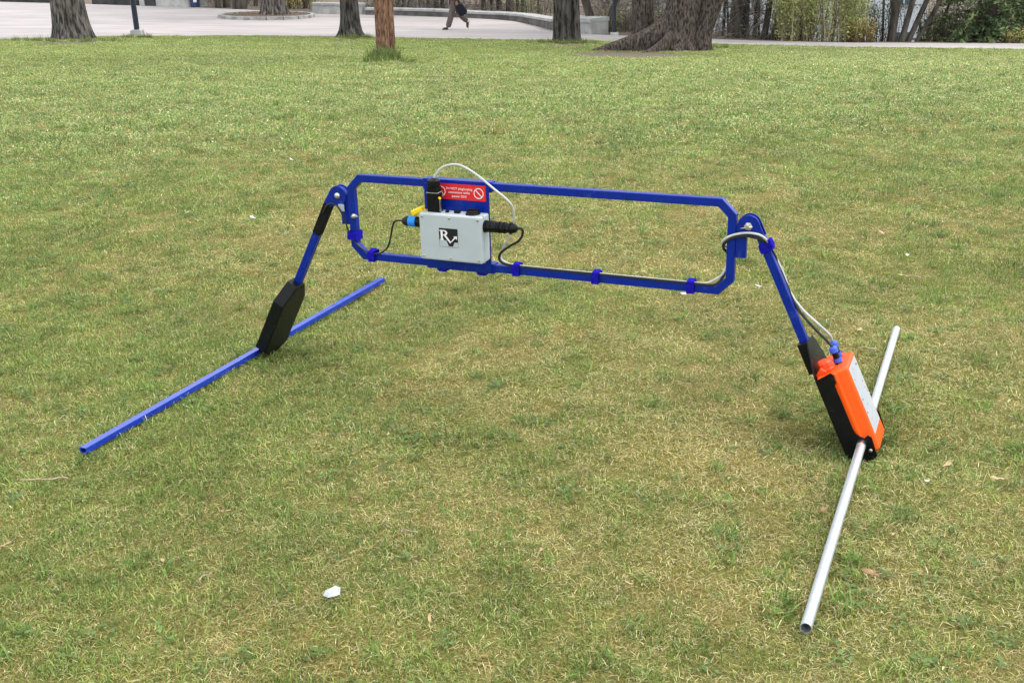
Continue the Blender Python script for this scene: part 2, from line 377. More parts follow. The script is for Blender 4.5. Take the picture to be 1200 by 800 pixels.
def np_mesh(name, V, F, mats, smooth=True):
    me = bpy.data.meshes.new(name); k = F.shape[1]
    me.vertices.add(len(V)); me.vertices.foreach_set('co', np.ascontiguousarray(V, np.float32).ravel())
    me.loops.add(F.size); me.loops.foreach_set('vertex_index', F.astype(np.int32).ravel())
    me.polygons.add(len(F)); me.polygons.foreach_set('loop_start', np.arange(0, F.size, k, dtype=np.int32))
    me.polygons.foreach_set('use_smooth', np.full(len(F), smooth))
    for m in mats: me.materials.append(m)
    me.update(calc_edges=True); return me
gm = np_mesh('ground', vv, ff, [MAT['ground']])
a_ = gm.attributes.new('soil', 'FLOAT', 'POINT'); a_.data.foreach_set('value', SO.ravel().astype(np.float32))
tag(link_mesh('ground', gm), kind='structure')

# ------------------------------------------------------------------ the detector frame
PHI = R(-23.91); PX0, PY0 = .0666, 3.4205
rig = empty('detector_frame', (PX0, PY0, 0), PHI)
tag(rig, 'blue tubular detector frame on splayed legs carrying a pale grey box over the lawn', 'detector frame')
cph, sph = math.cos(PHI), math.sin(PHI)
def to_loc(P): x, y = P[0] - PX0, P[1] - PY0; return Vector((x * cph + y * sph, -x * sph + y * cph, P[2]))
CAML = to_loc((0, 0, CAMH))
def pw(px, py, w=0.):
    """point of the rig's upright plane at depth w"""
    d = ray(px, py); D = Vector((d.x * cph + d.y * sph, -d.x * sph + d.y * cph, d.z)); t = (w - CAML.y) / D.y
    return CAML + D * t
A, VB, VT, CH, B = .660, .401, .695, .044, .025; H = B / 2
# octagonal loop of square tube
outer = [(-A + CH, VT), (A - CH, VT), (A, VT - CH), (A, VB + CH), (A - CH, VB), (-A + CH, VB), (-A, VB + CH), (-A, VT - CH)]
kk = .414 * B
inner = [(-A + CH + kk, VT - B), (A - CH - kk, VT - B), (A - B, VT - CH - kk), (A - B, VB + CH + kk), (A - CH - kk, VB + B), (-A + CH + kk, VB + B), (-A + B, VB + CH + kk), (-A + B, VT - CH - kk)]
def bar(i):
    j = (i + 1) % 8
    return [outer[i], outer[j], inner[j], inner[i]]
mb = MB(); n8 = 8; V = []
for y in (-H, H): V += [(a, y, b) for a, b in outer] + [(a, y, b) for a, b in inner]
F = []
for i in range(8):
    j = (i + 1) % 8
    F += [(i, j, 8 + j, 8 + i), (16 + i, 24 + i, 24 + j, 16 + j), (i, 16 + i, 16 + j, j), (8 + i, 8 + j, 24 + j, 24 + i)]
mb.add(V, F); fr = mb.build('frame_loop', 'blue', rig, .0022, 2)
# centre sleeve, mounting plate
PL0, PL1 = -.360, -.128
MB().box(((PL0 + PL1) / 2, 0, VT - H), (PL1 - PL0 + .012, B + .010, B + .008)).build('sleeve', 'blue', rig, .0015)
MB().box(((PL0 + PL1) / 2, 0, VB + H), (PL1 - PL0 + .012, B + .010, B + .008)).build('sleeve', 'blue', rig, .0015)
plate = MB().box(((PL0 + PL1) / 2, -H - .0085, (VT + VB) / 2 - .004), (PL1 - PL0, .004, VT - VB - .012)).build('mounting_plate', 'blue', rig, .0008)
for u in (-.313, -.168): MB().prism([(u - .022, VB - .006), (u + .022, VB - .006), (u + .012, VB - .015), (u - .012, VB - .015)], -.014, .010).build('clamp', 'strap', rig, .002)
# warning label
LY = -H - .0105 - .0012
lab = MB().box((-.2275, LY + .0004, .663), (.178, .0009, .051)).build('warning_label', 'sign_red', rig)
for cx in (-.298, -.163):
    m_ = MB(); n = 36; ro, ri = .0175, .0145
    V = [(cx + q * math.cos(2 * math.pi * k / n), LY - .0006, .6625 + q * math.sin(2 * math.pi * k / n)) for q in (ro, ri) for k in range(n)]
    m_.add(V, [(k, (k + 1) % n, n + (k + 1) % n, n + k) for k in range(n)])
    c45 = .7071; L_, W_ = .0155, .0016
    m_.add([(cx + c45 * (a * L_ + b * W_), LY - .0008, .6625 + c45 * (-a * L_ + b * W_)) for a, b in ((-1, -1), (1, -1), (1, 1), (-1, 1))], [(0, 1, 2, 3)])
    m_.build('prohibition_symbol', 'sign_white', lab)
def text(s_, size, name, m, parent, loc, align='CENTER'):
    cu = bpy.data.curves.new(name, 'FONT'); cu.body = s_; cu.size = size; cu.align_x = align; cu.offset = size * .012; cu.space_character = 1.04
    to = bpy.data.objects.new(name, cu); col.objects.link(to)
    bpy.context.view_layer.update()
    me = bpy.data.meshes.new_from_object(to.evaluated_get(bpy.context.evaluated_depsgraph_get()))
    bpy.data.objects.remove(to); me.materials.clear(); me.materials.append(MAT[m]); me.name = name
    o = link_mesh(name, me, parent, loc); o.rotation_euler = (R(90), 0, 0); return o
for i, s_ in enumerate(['Do NOT plug/unplug', 'connectors while', 'power ON!']):
    text(s_, .0105, 'lettering', 'sign_white', lab, (-.232, LY - .0007, .6705 - i * .0125))
# grey control box
BX0, BX1, BZ0, BZ1, BF, BB = -.350, -.129, .4485, .602, -.088, -H - .011
cb = MB().box(((BX0 + BX1) / 2, (BF + BB) / 2, (BZ0 + BZ1) / 2), (BX1 - BX0, BB - BF, BZ1 - BZ0)).build('control_box', 'grey_box', rig, .006, 3)
MB().box(((BX0 + BX1) / 2, BF + .021, (BZ0 + BZ1) / 2), (BX1 - BX0 + .0016, .0016, BZ1 - BZ0 + .0016)).build('lid_seam', 'label_grey', cb)
for u in (BX0 + .012, (BX0 + BX1) / 2, BX1 - .012):
    for z in (BZ0 + .011, BZ1 - .011):
        s1 = MB().lathe((u, BF + .0005, z), (0, -1, 0), [(0, .0042), (.0012, .0042), (.0017, .003)], 16).build('screw', 'steel', cb)
        MB().box((u, BF - .0014, z), (.0048, .0005, .0010)).build('slot', 'ink', s1)
# logo
LX0, LX1, LZ0, LZ1 = -.279, -.212, .496, .558; LW, LHH = LX1 - LX0, LZ1 - LZ0; YF = BF - .0006
def lp(a, b, dy=0): return (LX0 + a * LW, YF - dy, LZ1 - b * LHH)
logo = MB().add([lp(0, 0), lp(1, 0), lp(1, .72), lp(.80, .72), lp(.72, .95), lp(.50, .95), lp(.38, .64), lp(0, .64)], [tuple(range(8))]).build('logo', 'logo_black', cb)
wl_ = MB()
def lpoly(pts): wl_.add([lp(a, b, .0003) for a, b in pts], [tuple(range(len(pts)))])
lpoly([(.09, .60), (.09, .14), (.20, .14), (.20, .60)]); lpoly([(.03, .10), (.30, .10), (.30, .155), (.03, .155)]); lpoly([(.05, .58), (.24, .58), (.24, .64), (.05, .64)])
for k in range(10):
    t0, t1 = -math.pi / 2 + math.pi * k / 10, -math.pi / 2 + math.pi * (k + 1) / 10
    def bp_(t, r): return (.28 + r * .175 * math.cos(t), .24 + r * .14 * math.sin(t))
    lpoly([bp_(t0, 1), bp_(t1, 1), bp_(t1, .42), bp_(t0, .42)])
lpoly([(.20, .33), (.30, .33), (.30, .385), (.20, .385)])
lpoly([(.24, .36), (.36, .36), (.62, .70), (.58, .80)]); lpoly([(.58, .80), (.56, .68), (.62, .68), (.66, .70)])
lpoly([(.62, .70), (.68, .70), (.90, .46), (.84, .41)]); lpoly([(.77, .40), (.96, .38), (.95, .58)])
wl_.build('logo_mark', 'sign_white', logo)
fm = MB()
for q in ([(0, .64), (0, 1), (.008, 1), (.008, .64)], [(.992, .72), (.992, 1), (1, 1), (1, .72)], [(0, .99), (.5, .985), (.5, 1), (0, 1)], [(.5, .985), (1, .985), (1, 1), (.5, 1)]):
    fm.add([lp(a, b, .0001) for a, b in q], [(0, 1, 2, 3)])
fm.build('logo_outline', 'logo_black', logo)
# connectors on the box
def ribbed(p0, d, L, r, n=4, g=.93):
    prof = [(0, r * .9)]
    for k in range(n):
        a = L * k / n; prof += [(a + .001, r), (a + L / n * .72, r), (a + L / n * .74, r * g), (a + L / n - .0005, r * g)]
    return prof + [(L, r * .8)]
MY = (BF + BB) / 2 - .002
c1 = MB().lathe((BX1 - .001, MY, .567), (1, 0, 0), [(0, .020), (.008, .020), (.0085, .0165), (.014, .0165), (.0145, .0185), (.045, .0185), (.046, .0165), (.058, .0165), (.059, .018), (.075, .018), (.076, .0155), (.095, .0165), (.108, .0125), (.112, .008)], 12).build('plug', 'black', cb)
for a in (.022, .050, .066, .088): MB().lathe((BX1 + a, MY, .567), (1, 0, 0), [(0, .0188), (.002, .0194), (.004, .0188)], 12).build('plug_ring', 'rubber', c1)
c2 = MB().lathe((BX0 + .001, MY, .563), (-1, 0, 0), [(0, .018), (.007, .018), (.0075, .0165), (.026, .0165)], 16).build('plug', 'black', cb)
MB().lathe((BX0 - .025, MY, .563), (-1, 0, 0), [(0, .0172), (.026, .0172)], 18).build('colour_ring', 'ring_blue', c2)
MB().lathe((BX0 - .051, MY, .563), (-1, 0, 0), [(0, .0165), (.010, .0165), (.018, .0135), (.024, .0095)], 16).build('cable_gland', 'black_panel', c2)
yc = MB().box((-.368, MY + .002, .600), (.044, .026, .018), Matrix.Rotation(R(-24), 3, 'Y')).build('dust_cap', 'yellow', cb, .004, 2)
MB().cyl((-.352, MY + .004, .600), (-.338, MY + .004, .6035), .0035).build('cap_tether', 'yellow', yc)
# black plug standing on top of the box
kx, ky = -.304, MY
k1 = MB().box((kx, ky, .634), (.041, .034, .066)).build('upright_plug', 'black', cb, .003, 2)
MB().box((kx, ky, .6755), (.037, .031, .017)).build('plug_neck', 'rubber', k1, .002)
MB().lathe((kx, ky, .684), (0, 0, 1), [(0, .019), (.006, .0215), (.020, .0215), (.024, .016), (.028, .007)], 8).build('gland_nut', 'black', k1)
MB().box((kx, ky - .0005, .6665), (.0415, .0345, .0014)).build('seam', 'cable_grey', k1)
MB().cyl((kx + .019, ky - .010, .650), (kx + .0265, ky - .013, .650), .0042, .0042, 12).build('fixing_screw', 'yellow', k1)
MB().box((kx + .0225, ky - .006, .624), (.004, .010, .034)).build('latch', 'steel', k1, .001)
MB().box((kx, ky, .6025), (.042, .036, .003)).build('socket_flange', 'steel', cb, .001)
MB().box((-.262, ky + .002, .605), (.011, .010, .006)).build('button', 'black', cb, .001)
MB().box((-.226, ky + .002, .607), (.019, .015, .009)).build('rocker_switch', 'black', cb, .002)
kn = MB().lathe((-.172, ky + .004, .601), (0, 0, 1), [(0, .024), (.004, .024), (.006, .021), (.012, .020), (.014, .016)], 20).build('selector_knob', 'black', cb)
MB().box((-.172, ky + .004, .6165), (.036, .008, .005), Matrix.Rotation(R(20), 3, 'Z')).build('grip', 'black', kn, .001)

# hinges
def ears(side):
    sgn = -1 if side == 'L' else 1
    hx, hz = sgn * .697, .619
    fixed = hull2(circ(hx, hz, .029, 24) + [(sgn * .6605, .618), (sgn * .6605, .600)])
    tang = [(sgn * .6605, .612), (sgn * .692, .612), (sgn * .692, .520), (sgn * .6605, .520)]
    br = MB().prism(fixed, -.0105, .0105).build('hinge_bracket', 'blue', rig, .001)
    MB().prism(tang, -.0085, .0085).build('bracket_tongue', 'blue', br, .0008)
    if side == 'L': l0, l1 = Vector((-.748, 0, .575)), Vector((-.903, 0, .287))
    else: l0, l1 = Vector((.738, 0, .577)), Vector((.877, 0, .278))
    d = (l1 - l0).normalized(); n_ = Vector((-d.z, 0, d.x))
    hw = .0135
    top = l0 - d * .012
    ear = hull2(circ(hx, hz, .033, 28) + [((top + n_ * hw).x, (top + n_ * hw).z), ((top - n_ * hw).x, (top - n_ * hw).z)])
    for y0, y1 in ((-.0155, -.0115), (.0115, .0155)):
        MB().prism(ear, y0, y1).build('hinge_ear', 'blue', br, .0008)
    if side == 'L':
        MB().lathe((hx, -.0155, hz), (0, -1, 0), [(0, .0105), (.003, .0105), (.0065, .0075), (.008, .003)], 18).build('pivot_bolt', 'steel', br)
        MB().box((-.684, -.0175, .579), (.022, .005, .024)).build('latch_plate', 'label_grey', br, .001)
        wb = MB().lathe((-.640, -.0125, .553), (0, -1, 0), [(0, .008), (.006, .008), (.010, .005), (.014, .004)], 14).build('wing_screw', 'steel', rig)
        MB().box((-.629, -.024, .5535), (.018, .003, .007), Matrix.Rotation(R(-18), 3, 'Y')).build('wing', 'steel', wb, .001)
    else:
        pb = MB().lathe((hx, -.0155, hz), (0, -1, 0), [(0, .0125), (.0015, .0125), (.002, .0095), (.008, .0095), (.0085, .0055), (.014, .0055)], 6).build('pivot_bolt', 'steel', br)
        MB().cyl((hx - .020, -.0275, hz - .004), (hx + .014, -.0275, hz + .002), .0018, .0018, 8).build('split_pin', 'steel', pb)
    return l0, l1, d, n_
L0, L1, LD, LN = ears('L'); Q0, Q1, QD, QN = ears('R')
def bar_between(p0, p1, hw, hy, name, m, parent, bev=.002):
    d = (p1 - p0).normalized(); n_ = Vector((-d.z, 0, d.x)); V = []
    for p in (p0, p1):
        for a, b in ((-1, -1), (1, -1), (1, 1), (-1, 1)): V.append(p + n_ * hw * a + Vector((0, hy * b, 0)))
    return MB().add(V, [(0, 3, 2, 1), (4, 5, 6, 7), (0, 1, 5, 4), (1, 2, 6, 5), (2, 3, 7, 6), (3, 0, 4, 7)]).build(name, m, parent, bev)
legL = bar_between(L0 - LD * .015, L1 + LD * .05, .0135, .0115, 'leg', 'blue', rig)
bar_between(L0 - LD * .010, L0 + LD * .112, .0148, .0135, 'grip_sleeve', 'rubber', legL, .002)
legR = bar_between(Q0 - QD * .012, Q1 + QD * .045, .0128, .0115, 'leg', 'blue', rig)

# black paddle round the foot of the bare leg
def slab(prof, c, d, n_, o, t0, t1, name, m, parent, bev):
    """prof in (s along the leg, y across); thickness t0..t1 along n_"""
    V = []; n = len(prof)
    for t in (t0, t1): V += [o + d * s_ + n_ * t + Vector((0, y + c, 0)) for s_, y in prof]
    F = [tuple(range(n)), tuple(range(2 * n - 1, n - 1, -1))] + [(i, (i + 1) % n, (i + 1) % n + n, i + n) for i in range(n)]
    return MB().add(V, F).build(name, m, parent, bev, 2)
nL = Vector((.8798, 0, -.4754))     # towards the inside of the stand
pad = slab([(.322, -.022), (.322, .030), (.392, .072), (.602, .072), (.634, .02), (.634, -.03), (.602, -.072), (.392, -.072)], -.018, LD, nL, L0, -.022, .021, 'foot_housing', 'black', rig, .002)
pane = slab([(.335, -.017), (.335, .026), (.397, .064), (.600, .064), (.600, -.064), (.397, -.064)], -.018, LD, nL, L0, .0212, .0222, 'textured_panel', 'black_panel', pad, 0)
for y in (-.026, .012): MB().lathe(L0 + LD * .3235 + Vector((0, y, 0)) + nL * -.012, -LD, [(0, .0035), (.002, .003)], 10).build('screw', 'ink', pad)
# foot tubes
def sq_tube(u, v, y0, y1, hw, hv, m, name):
    mb = MB(); wl__ = .0022
    for y in (y0, y1):
        for h_ in (hw, hw - wl__):
            for a, b in ((-1, -1), (1, -1), (1, 1), (-1, 1)):
                q = Vector((a * h_, 0, b * (h_ - hw + hv))); mb.v.append((u + q.x, y, v + q.z))
    F = []
    for k in range(4):
        j = (k + 1) % 4
        F += [(k, j, 8 + j, 8 + k), (4 + k, 12 + k, 12 + j, 4 + j), (k, 4 + k, 4 + j, j), (8 + k, 8 + j, 12 + j, 12 + k)]
    mb.f += F; mb.smooth += [False] * len(F)
    return mb.build(name, m, rig, .001)
sq_tube(-1.0737, .0225, -.934, .872, .0122, .0095, 'blue_tube', 'foot_tube')
def pipe(u, v, y0, y1, ro, ri, m, name):
    mb = MB(); n = 32; V, F = [], []
    for y, r in ((y0, ro), (y1, ro), (y1, ri), (y0, ri)):
        V += [(u + r * math.cos(2 * math.pi * k / n), y, v + r * math.sin(2 * math.pi * k / n)) for k in range(n)]
    for a in range(4):
        b = (a + 1) % 4
        F += [(a * n + k, a * n + (k + 1) % n, b * n + (k + 1) % n, b * n + k) for k in range(n)]
    mb.add(V, F, True); o = mb.build(name, m, rig)
    md = o.modifiers.new('edge', 'EDGE_SPLIT'); md.split_angle = R(40); return o
tubeR = pipe(1.073, .024, -1.072, .926, .0128, .0112, 'alu', 'foot_tube')
tubeR['label'] = 'bare round aluminium foot tube with an open end'
pipe(1.073, .024, -.128, -.106, .0136, .0113, 'steel', 'collar').parent = rig

# bracket that holds the orange unit: coordinates s along the leg, y across, n away from the leg
QNN = Vector((.907, 0, .421)); C0 = Q0.copy()
def qb(s_, y, n_): return C0 + QD * s_ + QNN * n_ + Vector((0, y, 0))
hexp = [(.329, -.043), (.329, .045), (.410, .092), (.694, .092), (.694, -.103), (.412, -.103)]
def qslab(prof, t0, t1, name, m, parent, bev):
    V = []; n = len(prof)
    for t in (t0, t1): V += [qb(s_, y, t) for s_, y in prof]
    return MB().add(V, [tuple(range(n)), tuple(range(2 * n - 1, n - 1, -1))] + [(i, (i + 1) % n, (i + 1) % n + n, i + n) for i in range(n)]).build(name, m, parent, bev)
brk = qslab(hexp, .0135, .0175, 'unit_bracket', 'black', rig, .0006)
qslab([(.327, -.027), (.327, .027), (.425, .027), (.425, -.027)], -.0185, .0132, 'leg_socket', 'black', brk, .0015)
def qflange(prof, y0, y1, name):
    V = []; n = len(prof)
    for y in (y0, y1): V += [qb(s_, y, q) for s_, q in prof]
    return MB().add(V, [tuple(range(n)), tuple(range(2 * n - 1, n - 1, -1))] + [(i, (i + 1) % n, (i + 1) % n + n, i + n) for i in range(n)]).build(name, 'black', brk, .0008)
flp = [(.424, .0135), (.412, .064), (.420, .070), (.445, .069), (.452, .062), (.594, .063), (.610, .066), (.620, .074), (.629, .084), (.622, .096), (.632, .104), (.690, .099), (.701, .085), (.698, .0135)]
qflange(flp, -.106, -.1025, 'side_flange'); qflange(flp, .0915, .095, 'side_flange')
qslab([(.6885, -.1025), (.6885, .0915), (.692, .0915), (.692, -.1025)], .018, .090, 'bottom_lip', 'black', brk, .0006)
for y in (-.108,): MB().lathe(qb(.668, y, .088), (0, -1, 0), [(0, .0055), (.003, .0055), (.005, .003)], 14).build('bolt', 'steel', brk)

# orange unit: a separate thing sitting in the bracket
uo = rig.matrix_basis @ qb(.686, 0, .0185)
unit = empty('orange_sensor_unit', (0, 0, 0)); unit.location = uo; unit.rotation_euler = (0, 0, PHI)
tag(unit, 'bright orange sensor unit with grey label seated in a black bracket', 'sensor unit')
UO = qb(.686, 0, .0185)
def ub(s_, y, n_): return qb(s_, y, n_) - UO
def frustum(s0, s1, y0, y1, n0, n1, iy, name, m, parent, bev, top_s=0.):
    V = [ub(s0, y0, n0), ub(s0, y1, n0), ub(s1, y1, n0), ub(s1, y0, n0), ub(s0 + top_s, y0 + iy, n1), ub(s0 + top_s, y1 - iy, n1), ub(s1, y1 - iy, n1), ub(s1, y0 + iy, n1)]
    return MB().add(V, [(0, 1, 2, 3), (4, 7, 6, 5), (0, 4, 5, 1), (1, 5, 6, 2), (2, 6, 7, 3), (3, 7, 4, 0)]).build(name, m, parent, bev, 3)
hs_ = frustum(.418, .686, -.101, .090, .0185, .076, .002, 'housing_base', 'orange', unit, .006)
hs2 = frustum(.416, .6862, -.0945, .083, .070, .106, .020, 'housing', 'orange', unit, .007, .004)
MB().add([ub(s_, y, .1066) for s_, y in ((.4285, -.064), (.4285, .054), (.640, .054), (.640, -.064))], [(0, 1, 2, 3)]).build('label_plate', 'label_grey', unit)
for s_, y, L_ in ((.45, .035, .014), (.47, -.045, .004), (.505, .030, .006), (.525, .03, .004), (.535, -.045, .010), (.56, -.02, .004), (.575, -.052, .008), (.54, .04, .003), (.445, -.02, .004)):
    MB().add([ub(s_ + a * .0022, y + b * L_ / 2, .1069) for a, b in ((-1, -1), (-1, 1), (1, 1), (1, -1))], [(0, 1, 2, 3)]).build('printed_mark', 'ink', unit)
kn = MB().lathe(ub(.420, -.052, .045), -QD, [(0, .024), (.010, .024), (.012, .0225), (.028, .0225), (.034, .018)], 10).build('battery_cap', 'orange_dark', unit)
MB().box(ub(.4135, -.072, .032), (.020, .03, .030), Matrix.Rotation(R(25), 3, 'Y')).build('cap_lug', 'orange_dark', unit, .003)
for y, n_ in ((-.015, .074), (.040, .066)):
    cn = MB().lathe(ub(.424, y, n_), -QD, [(0, .0115), (.006, .0115), (.007, .009), (.012, .009)], 16).build('connector', 'black', unit)
    MB().lathe(ub(.4135, y, n_), -QD, [(0, .0125), (.012, .0125)], 14).build('connector_nut', 'connector_blue', cn)
    MB().lathe(ub(.402, y, n_), -QD, [(0, .0095), (.020, .0095)], 14).build('connector_body', 'black', cn)
    MB().lathe(ub(.382, y, n_), -QD, [(0, .0125), (.013, .0125), (.018, .0085)], 14).build('connector_collar', 'connector_blue', cn)

# cables
def cable(pts, r, m, name='cable', n=8): return MB().tube(spline(pts, n), r, 8).build(name, m, rig)
yb = VB + B
# white signal cable: plug on the box, over the top, behind the side plug, along the bottom bar
cable([(kx, ky, .705), pw(511, 204, ky), pw(519, 196, ky + .005), pw(536, 193, ky), pw(556, 203, ky - .006), pw(577, 220, ky - .012), pw(596, 236, ky - .005), pw(602, 248, ky + .015), pw(601, 262, ky + .03), pw(597, 276, -.015), pw(590, 290, -.006), pw(587, 301, -.004), pw(592, 307, -.004), (-.03, -.004, yb + .0035), (.225, -.006, yb + .0035), (.53, -.006, yb + .0035), (.575, -.004, yb + .005), pw(837, 328, -.002), pw(846, 322, .004), pw(850, 315, .016), pw(856, 300, .026), pw(856, 290, .022), pw(849, 288, 0), pw(846, 284, -.016), pw(851, 279, -.024), pw(861, 275, -.026), pw(875, 273, -.026), pw(889, 275, -.024), pw(897, 280, -.018), pw(902, 287, -.004), pw(907, 297, .012), pw(918, 320, .018), pw(926, 342, .012), pw(940, 362, .005), pw(957, 378, 0), pw(972, 392, .02), qb(.366, .040, .066)], .0036, 'cable_white', 'signal_cable')
cable([(BX1 + .108, MY, .567), pw(611, 268, MY + .004), pw(612.5, 274, MY + .012), pw(608, 282, -.03), pw(598, 288, -.022), pw(588, 295, -.014), pw(585, 302, -.008), pw(589, 308, -.006), pw(600, 311, -.008), (-.03, -.011, yb + .003), (.225, -.0115, yb + .003), (.53, -.0115, yb + .003), (.60, -.009, yb + .004), pw(846, 326, .006), pw(851, 316, .02), pw(857, 304, .024), pw(852, 296, .008), pw(847.5, 290, -.008), pw(850, 284, -.02), pw(858, 279, -.0215), pw(873, 276.5, -.022), pw(888, 279, -.019), pw(897, 284, -.012), pw(904, 292, 0), pw(911, 306, .016), pw(920, 328, .016), pw(934, 360, .004), pw(953, 383, -.008), pw(968, 398, -.01), qb(.366, -.015, .074)], .0042, 'cable_black', 'power_cable')
cable([(BX0 - .072, MY, .563), pw(463, 259, -.045), pw(459.5, 268, -.04), pw(457.5, 280, -.03), pw(454, 290, -.022), pw(446, 296.5, -.017), pw(437, 297, -.017), pw(428, 294, -.017), pw(418, 286, -.018), pw(411.5, 277, -.019), pw(407.5, 268, -.020), pw(404, 258, -.022), pw(400, 249, -.024), pw(395, 241.5, -.022), pw(389, 238.5, -.020), pw(383, 241, -.017), pw(379, 249, -.016)], .0031, 'cable_black', 'sensor_cable')
# hook and loop straps
def strap(c, rot, w=.027, hw=.0185, hy=.0205, tab=True, tabside=1):
    M = Matrix.Rotation(rot, 3, 'Y'); mb = MB(); t = .0028
    V = []
    for x in (-w / 2, w / 2):
        for k_ in (0, t):
            for a, b in ((-1, -1), (1, -1), (1, 1), (-1, 1)): V.append(Vector(c) + M @ Vector((x, a * (hy - k_), b * (hw - k_))))
    F = []
    for k in range(4):
        j = (k + 1) % 4
        F += [(k, j, 8 + j, 8 + k), (4 + k, 12 + k, 12 + j, 4 + j), (k, 4 + k, 4 + j, j), (8 + k, 8 + j, 12 + j, 12 + k)]
    mb.add(V, F); o = mb.build('strap', 'strap', rig, .0016, 3)
    if tab: MB().box(Vector(c) + M @ Vector((.002, -.006 * tabside, hw + .002)), (w * .9, .022, .005), M @ Matrix.Rotation(R(14 * tabside), 3, 'X')).build('strap_tab', 'strap', o, .002, 3)
    return o
for u in (-.580, -.045, .226, .530): strap((u, -.002, VB + H + .003), random.uniform(-.06, .06), .024)
strap((-A + H, -.003, .484), R(90) + .06, .029, .0185, .0215, False)
s5 = strap(Q0 + QD * .022 + QNN * .003, math.atan2(-QD.z, QD.x), .026, .0185, .0185, False)
MB().box(Q0 + QD * .012 + QNN * .024 + Vector((0, -.012, 0)), (.026, .030, .009), Matrix.Rotation(R(60), 3, 'Y')).build('strap_tab', 'strap', s5, .003, 3)

# ------------------------------------------------------------------ trees
def bark_loft(H_, r0, flare, seg, rings, lean=(0, 0), ridge=.05, nr=17, taper=.35, bend=0., lobes=5, seed=0, ell=1., butt=()):
    rs = np.random.default_rng(seed); hs_l = -.25 + (H_ + .25) * np.linspace(0, 1, rings) ** 1.7
    ph = rs.uniform(0, 6.28, 6); V = []; th = np.linspace(0, 2 * np.pi, seg, endpoint=False)
    for h in hs_l:
        hh = max(h, 0)
        r = r0 * (1 - taper * hh / H_)
        fl = flare * math.exp(-hh / (r0 * .75)) * (1 + .45 * np.cos(lobes * th + ph[0]) + .3 * np.cos((lobes - 2) * th + ph[1]))
        wob = .6 * math.sin(h * 1.3 + ph[2]) + .3 * math.sin(h * 3.1 + ph[3])
        rd = np.abs(np.sin(nr * .5 * th + wob + .8 * np.sin(3 * th + h * .9 + ph[4]))) ** .6 - .6
        rad = r * (1 + fl + ridge * rd + .04 * np.cos(2 * th + h * .5 + ph[5]) + rs.uniform(-.012, .012, seg))
        for (ang, amp, wid, hsc) in butt:      # buttress roots running out from the foot
            dth = np.angle(np.exp(1j * (th - ang))); w_ = wid * (.75 + .5 * hh / hsc)
            rad = rad + amp * max(0, 1 - hh / hsc) ** 2.1 * np.exp(-((dth + .10 * math.sin(3.1 * hh + ang)) / w_) ** 2) * (1 + .07 * np.sin(9 * th + h * 7) + .12 * math.sin(6.5 * hh + 2 * ang))
        cx = lean[0] * h + bend * h * h; cy = lean[1] * h
        V += [(cx + rad[k] * math.cos(th[k]) * ell, cy + rad[k] * math.sin(th[k]), h) for k in range(seg)]
    F = [(i * seg + k, i * seg + (k + 1) % seg, (i + 1) * seg + (k + 1) % seg, (i + 1) * seg + k) for i in range(rings - 1) for k in range(seg)]
    mb = MB(); mb.add(V, F, True); top = Vector((lean[0] * H_ + bend * H_ * H_, lean[1] * H_, H_))
    mb.f.append(tuple((rings - 1) * seg + k for k in range(seg))); mb.smooth.append(False)
    return mb, top, r0 * (1 - taper)
def crown_mesh(seed, n=2600, rx=2.4, rz=2.6):
    rs = np.random.default_rng(seed)
    cl = rs.normal(0, 1, (46, 3)); cl /= np.linalg.norm(cl, axis=1)[:, None]; cl *= rs.uniform(.35, 1, (46, 1)); cl[:, :2] *= rx; cl[:, 2] = cl[:, 2] * rz
    c = cl[rs.integers(0, 46, n)] + rs.normal(0, .42, (n, 3))
    t = rs.normal(0, 1, (n, 3)); t /= np.linalg.norm(t, axis=1)[:, None]; b = np.cross(t, rs.normal(0, 1, (n, 3))); b /= np.linalg.norm(b, axis=1)[:, None] + 1e-9
    L = rs.uniform(.05, .11, (n, 1)); W = L * .6
    V = np.concatenate([c - t * L, c + b * W, c + t * L, c - b * W], 1).reshape(-1, 3); F = np.arange(4 * n).reshape(-1, 4)
    me = np_mesh('crown', V, F, [MAT['leaf']], False)
    C = np.array([.13, .20, .035]) * rs.uniform(.7, 1.3, (n, 1)) * np.array([1, 1, 1]) + rs.uniform(0, .03, (n, 3)); C = np.repeat(C, 4, 0)
    a = me.attributes.new('Col', 'FLOAT_COLOR', 'POINT'); a.data.foreach_set('color', np.c_[C, np.ones(len(C))].astype(np.float32).ravel())
    return me
CROWNS = [crown_mesh(s_) for s_ in (1, 2, 3)]
def limbs(root, top, r, m, n, L, far=False, k0=0):
    for k in range(n):
        az = 2 * math.pi * (k + random.random() * .6) / n; p0 = top - Vector((0, 0, random.uniform(.0, .25) * top.z * (k > 0)))
        d = Vector((math.cos(az) * .8, math.sin(az) * .8, random.uniform(.7, 1.2)))
        pts = [p0 + d * (L * t) + Vector((random.uniform(-.1, .1), random.uniform(-.1, .1), .12 * L * t * t)) for t in (0, .25, .5, .75, 1)]
        MB().tube(spline(pts, 2), [r * q for q in np.linspace(.62, .1, 9)], 7 if far else 10).build('limb', m, root)
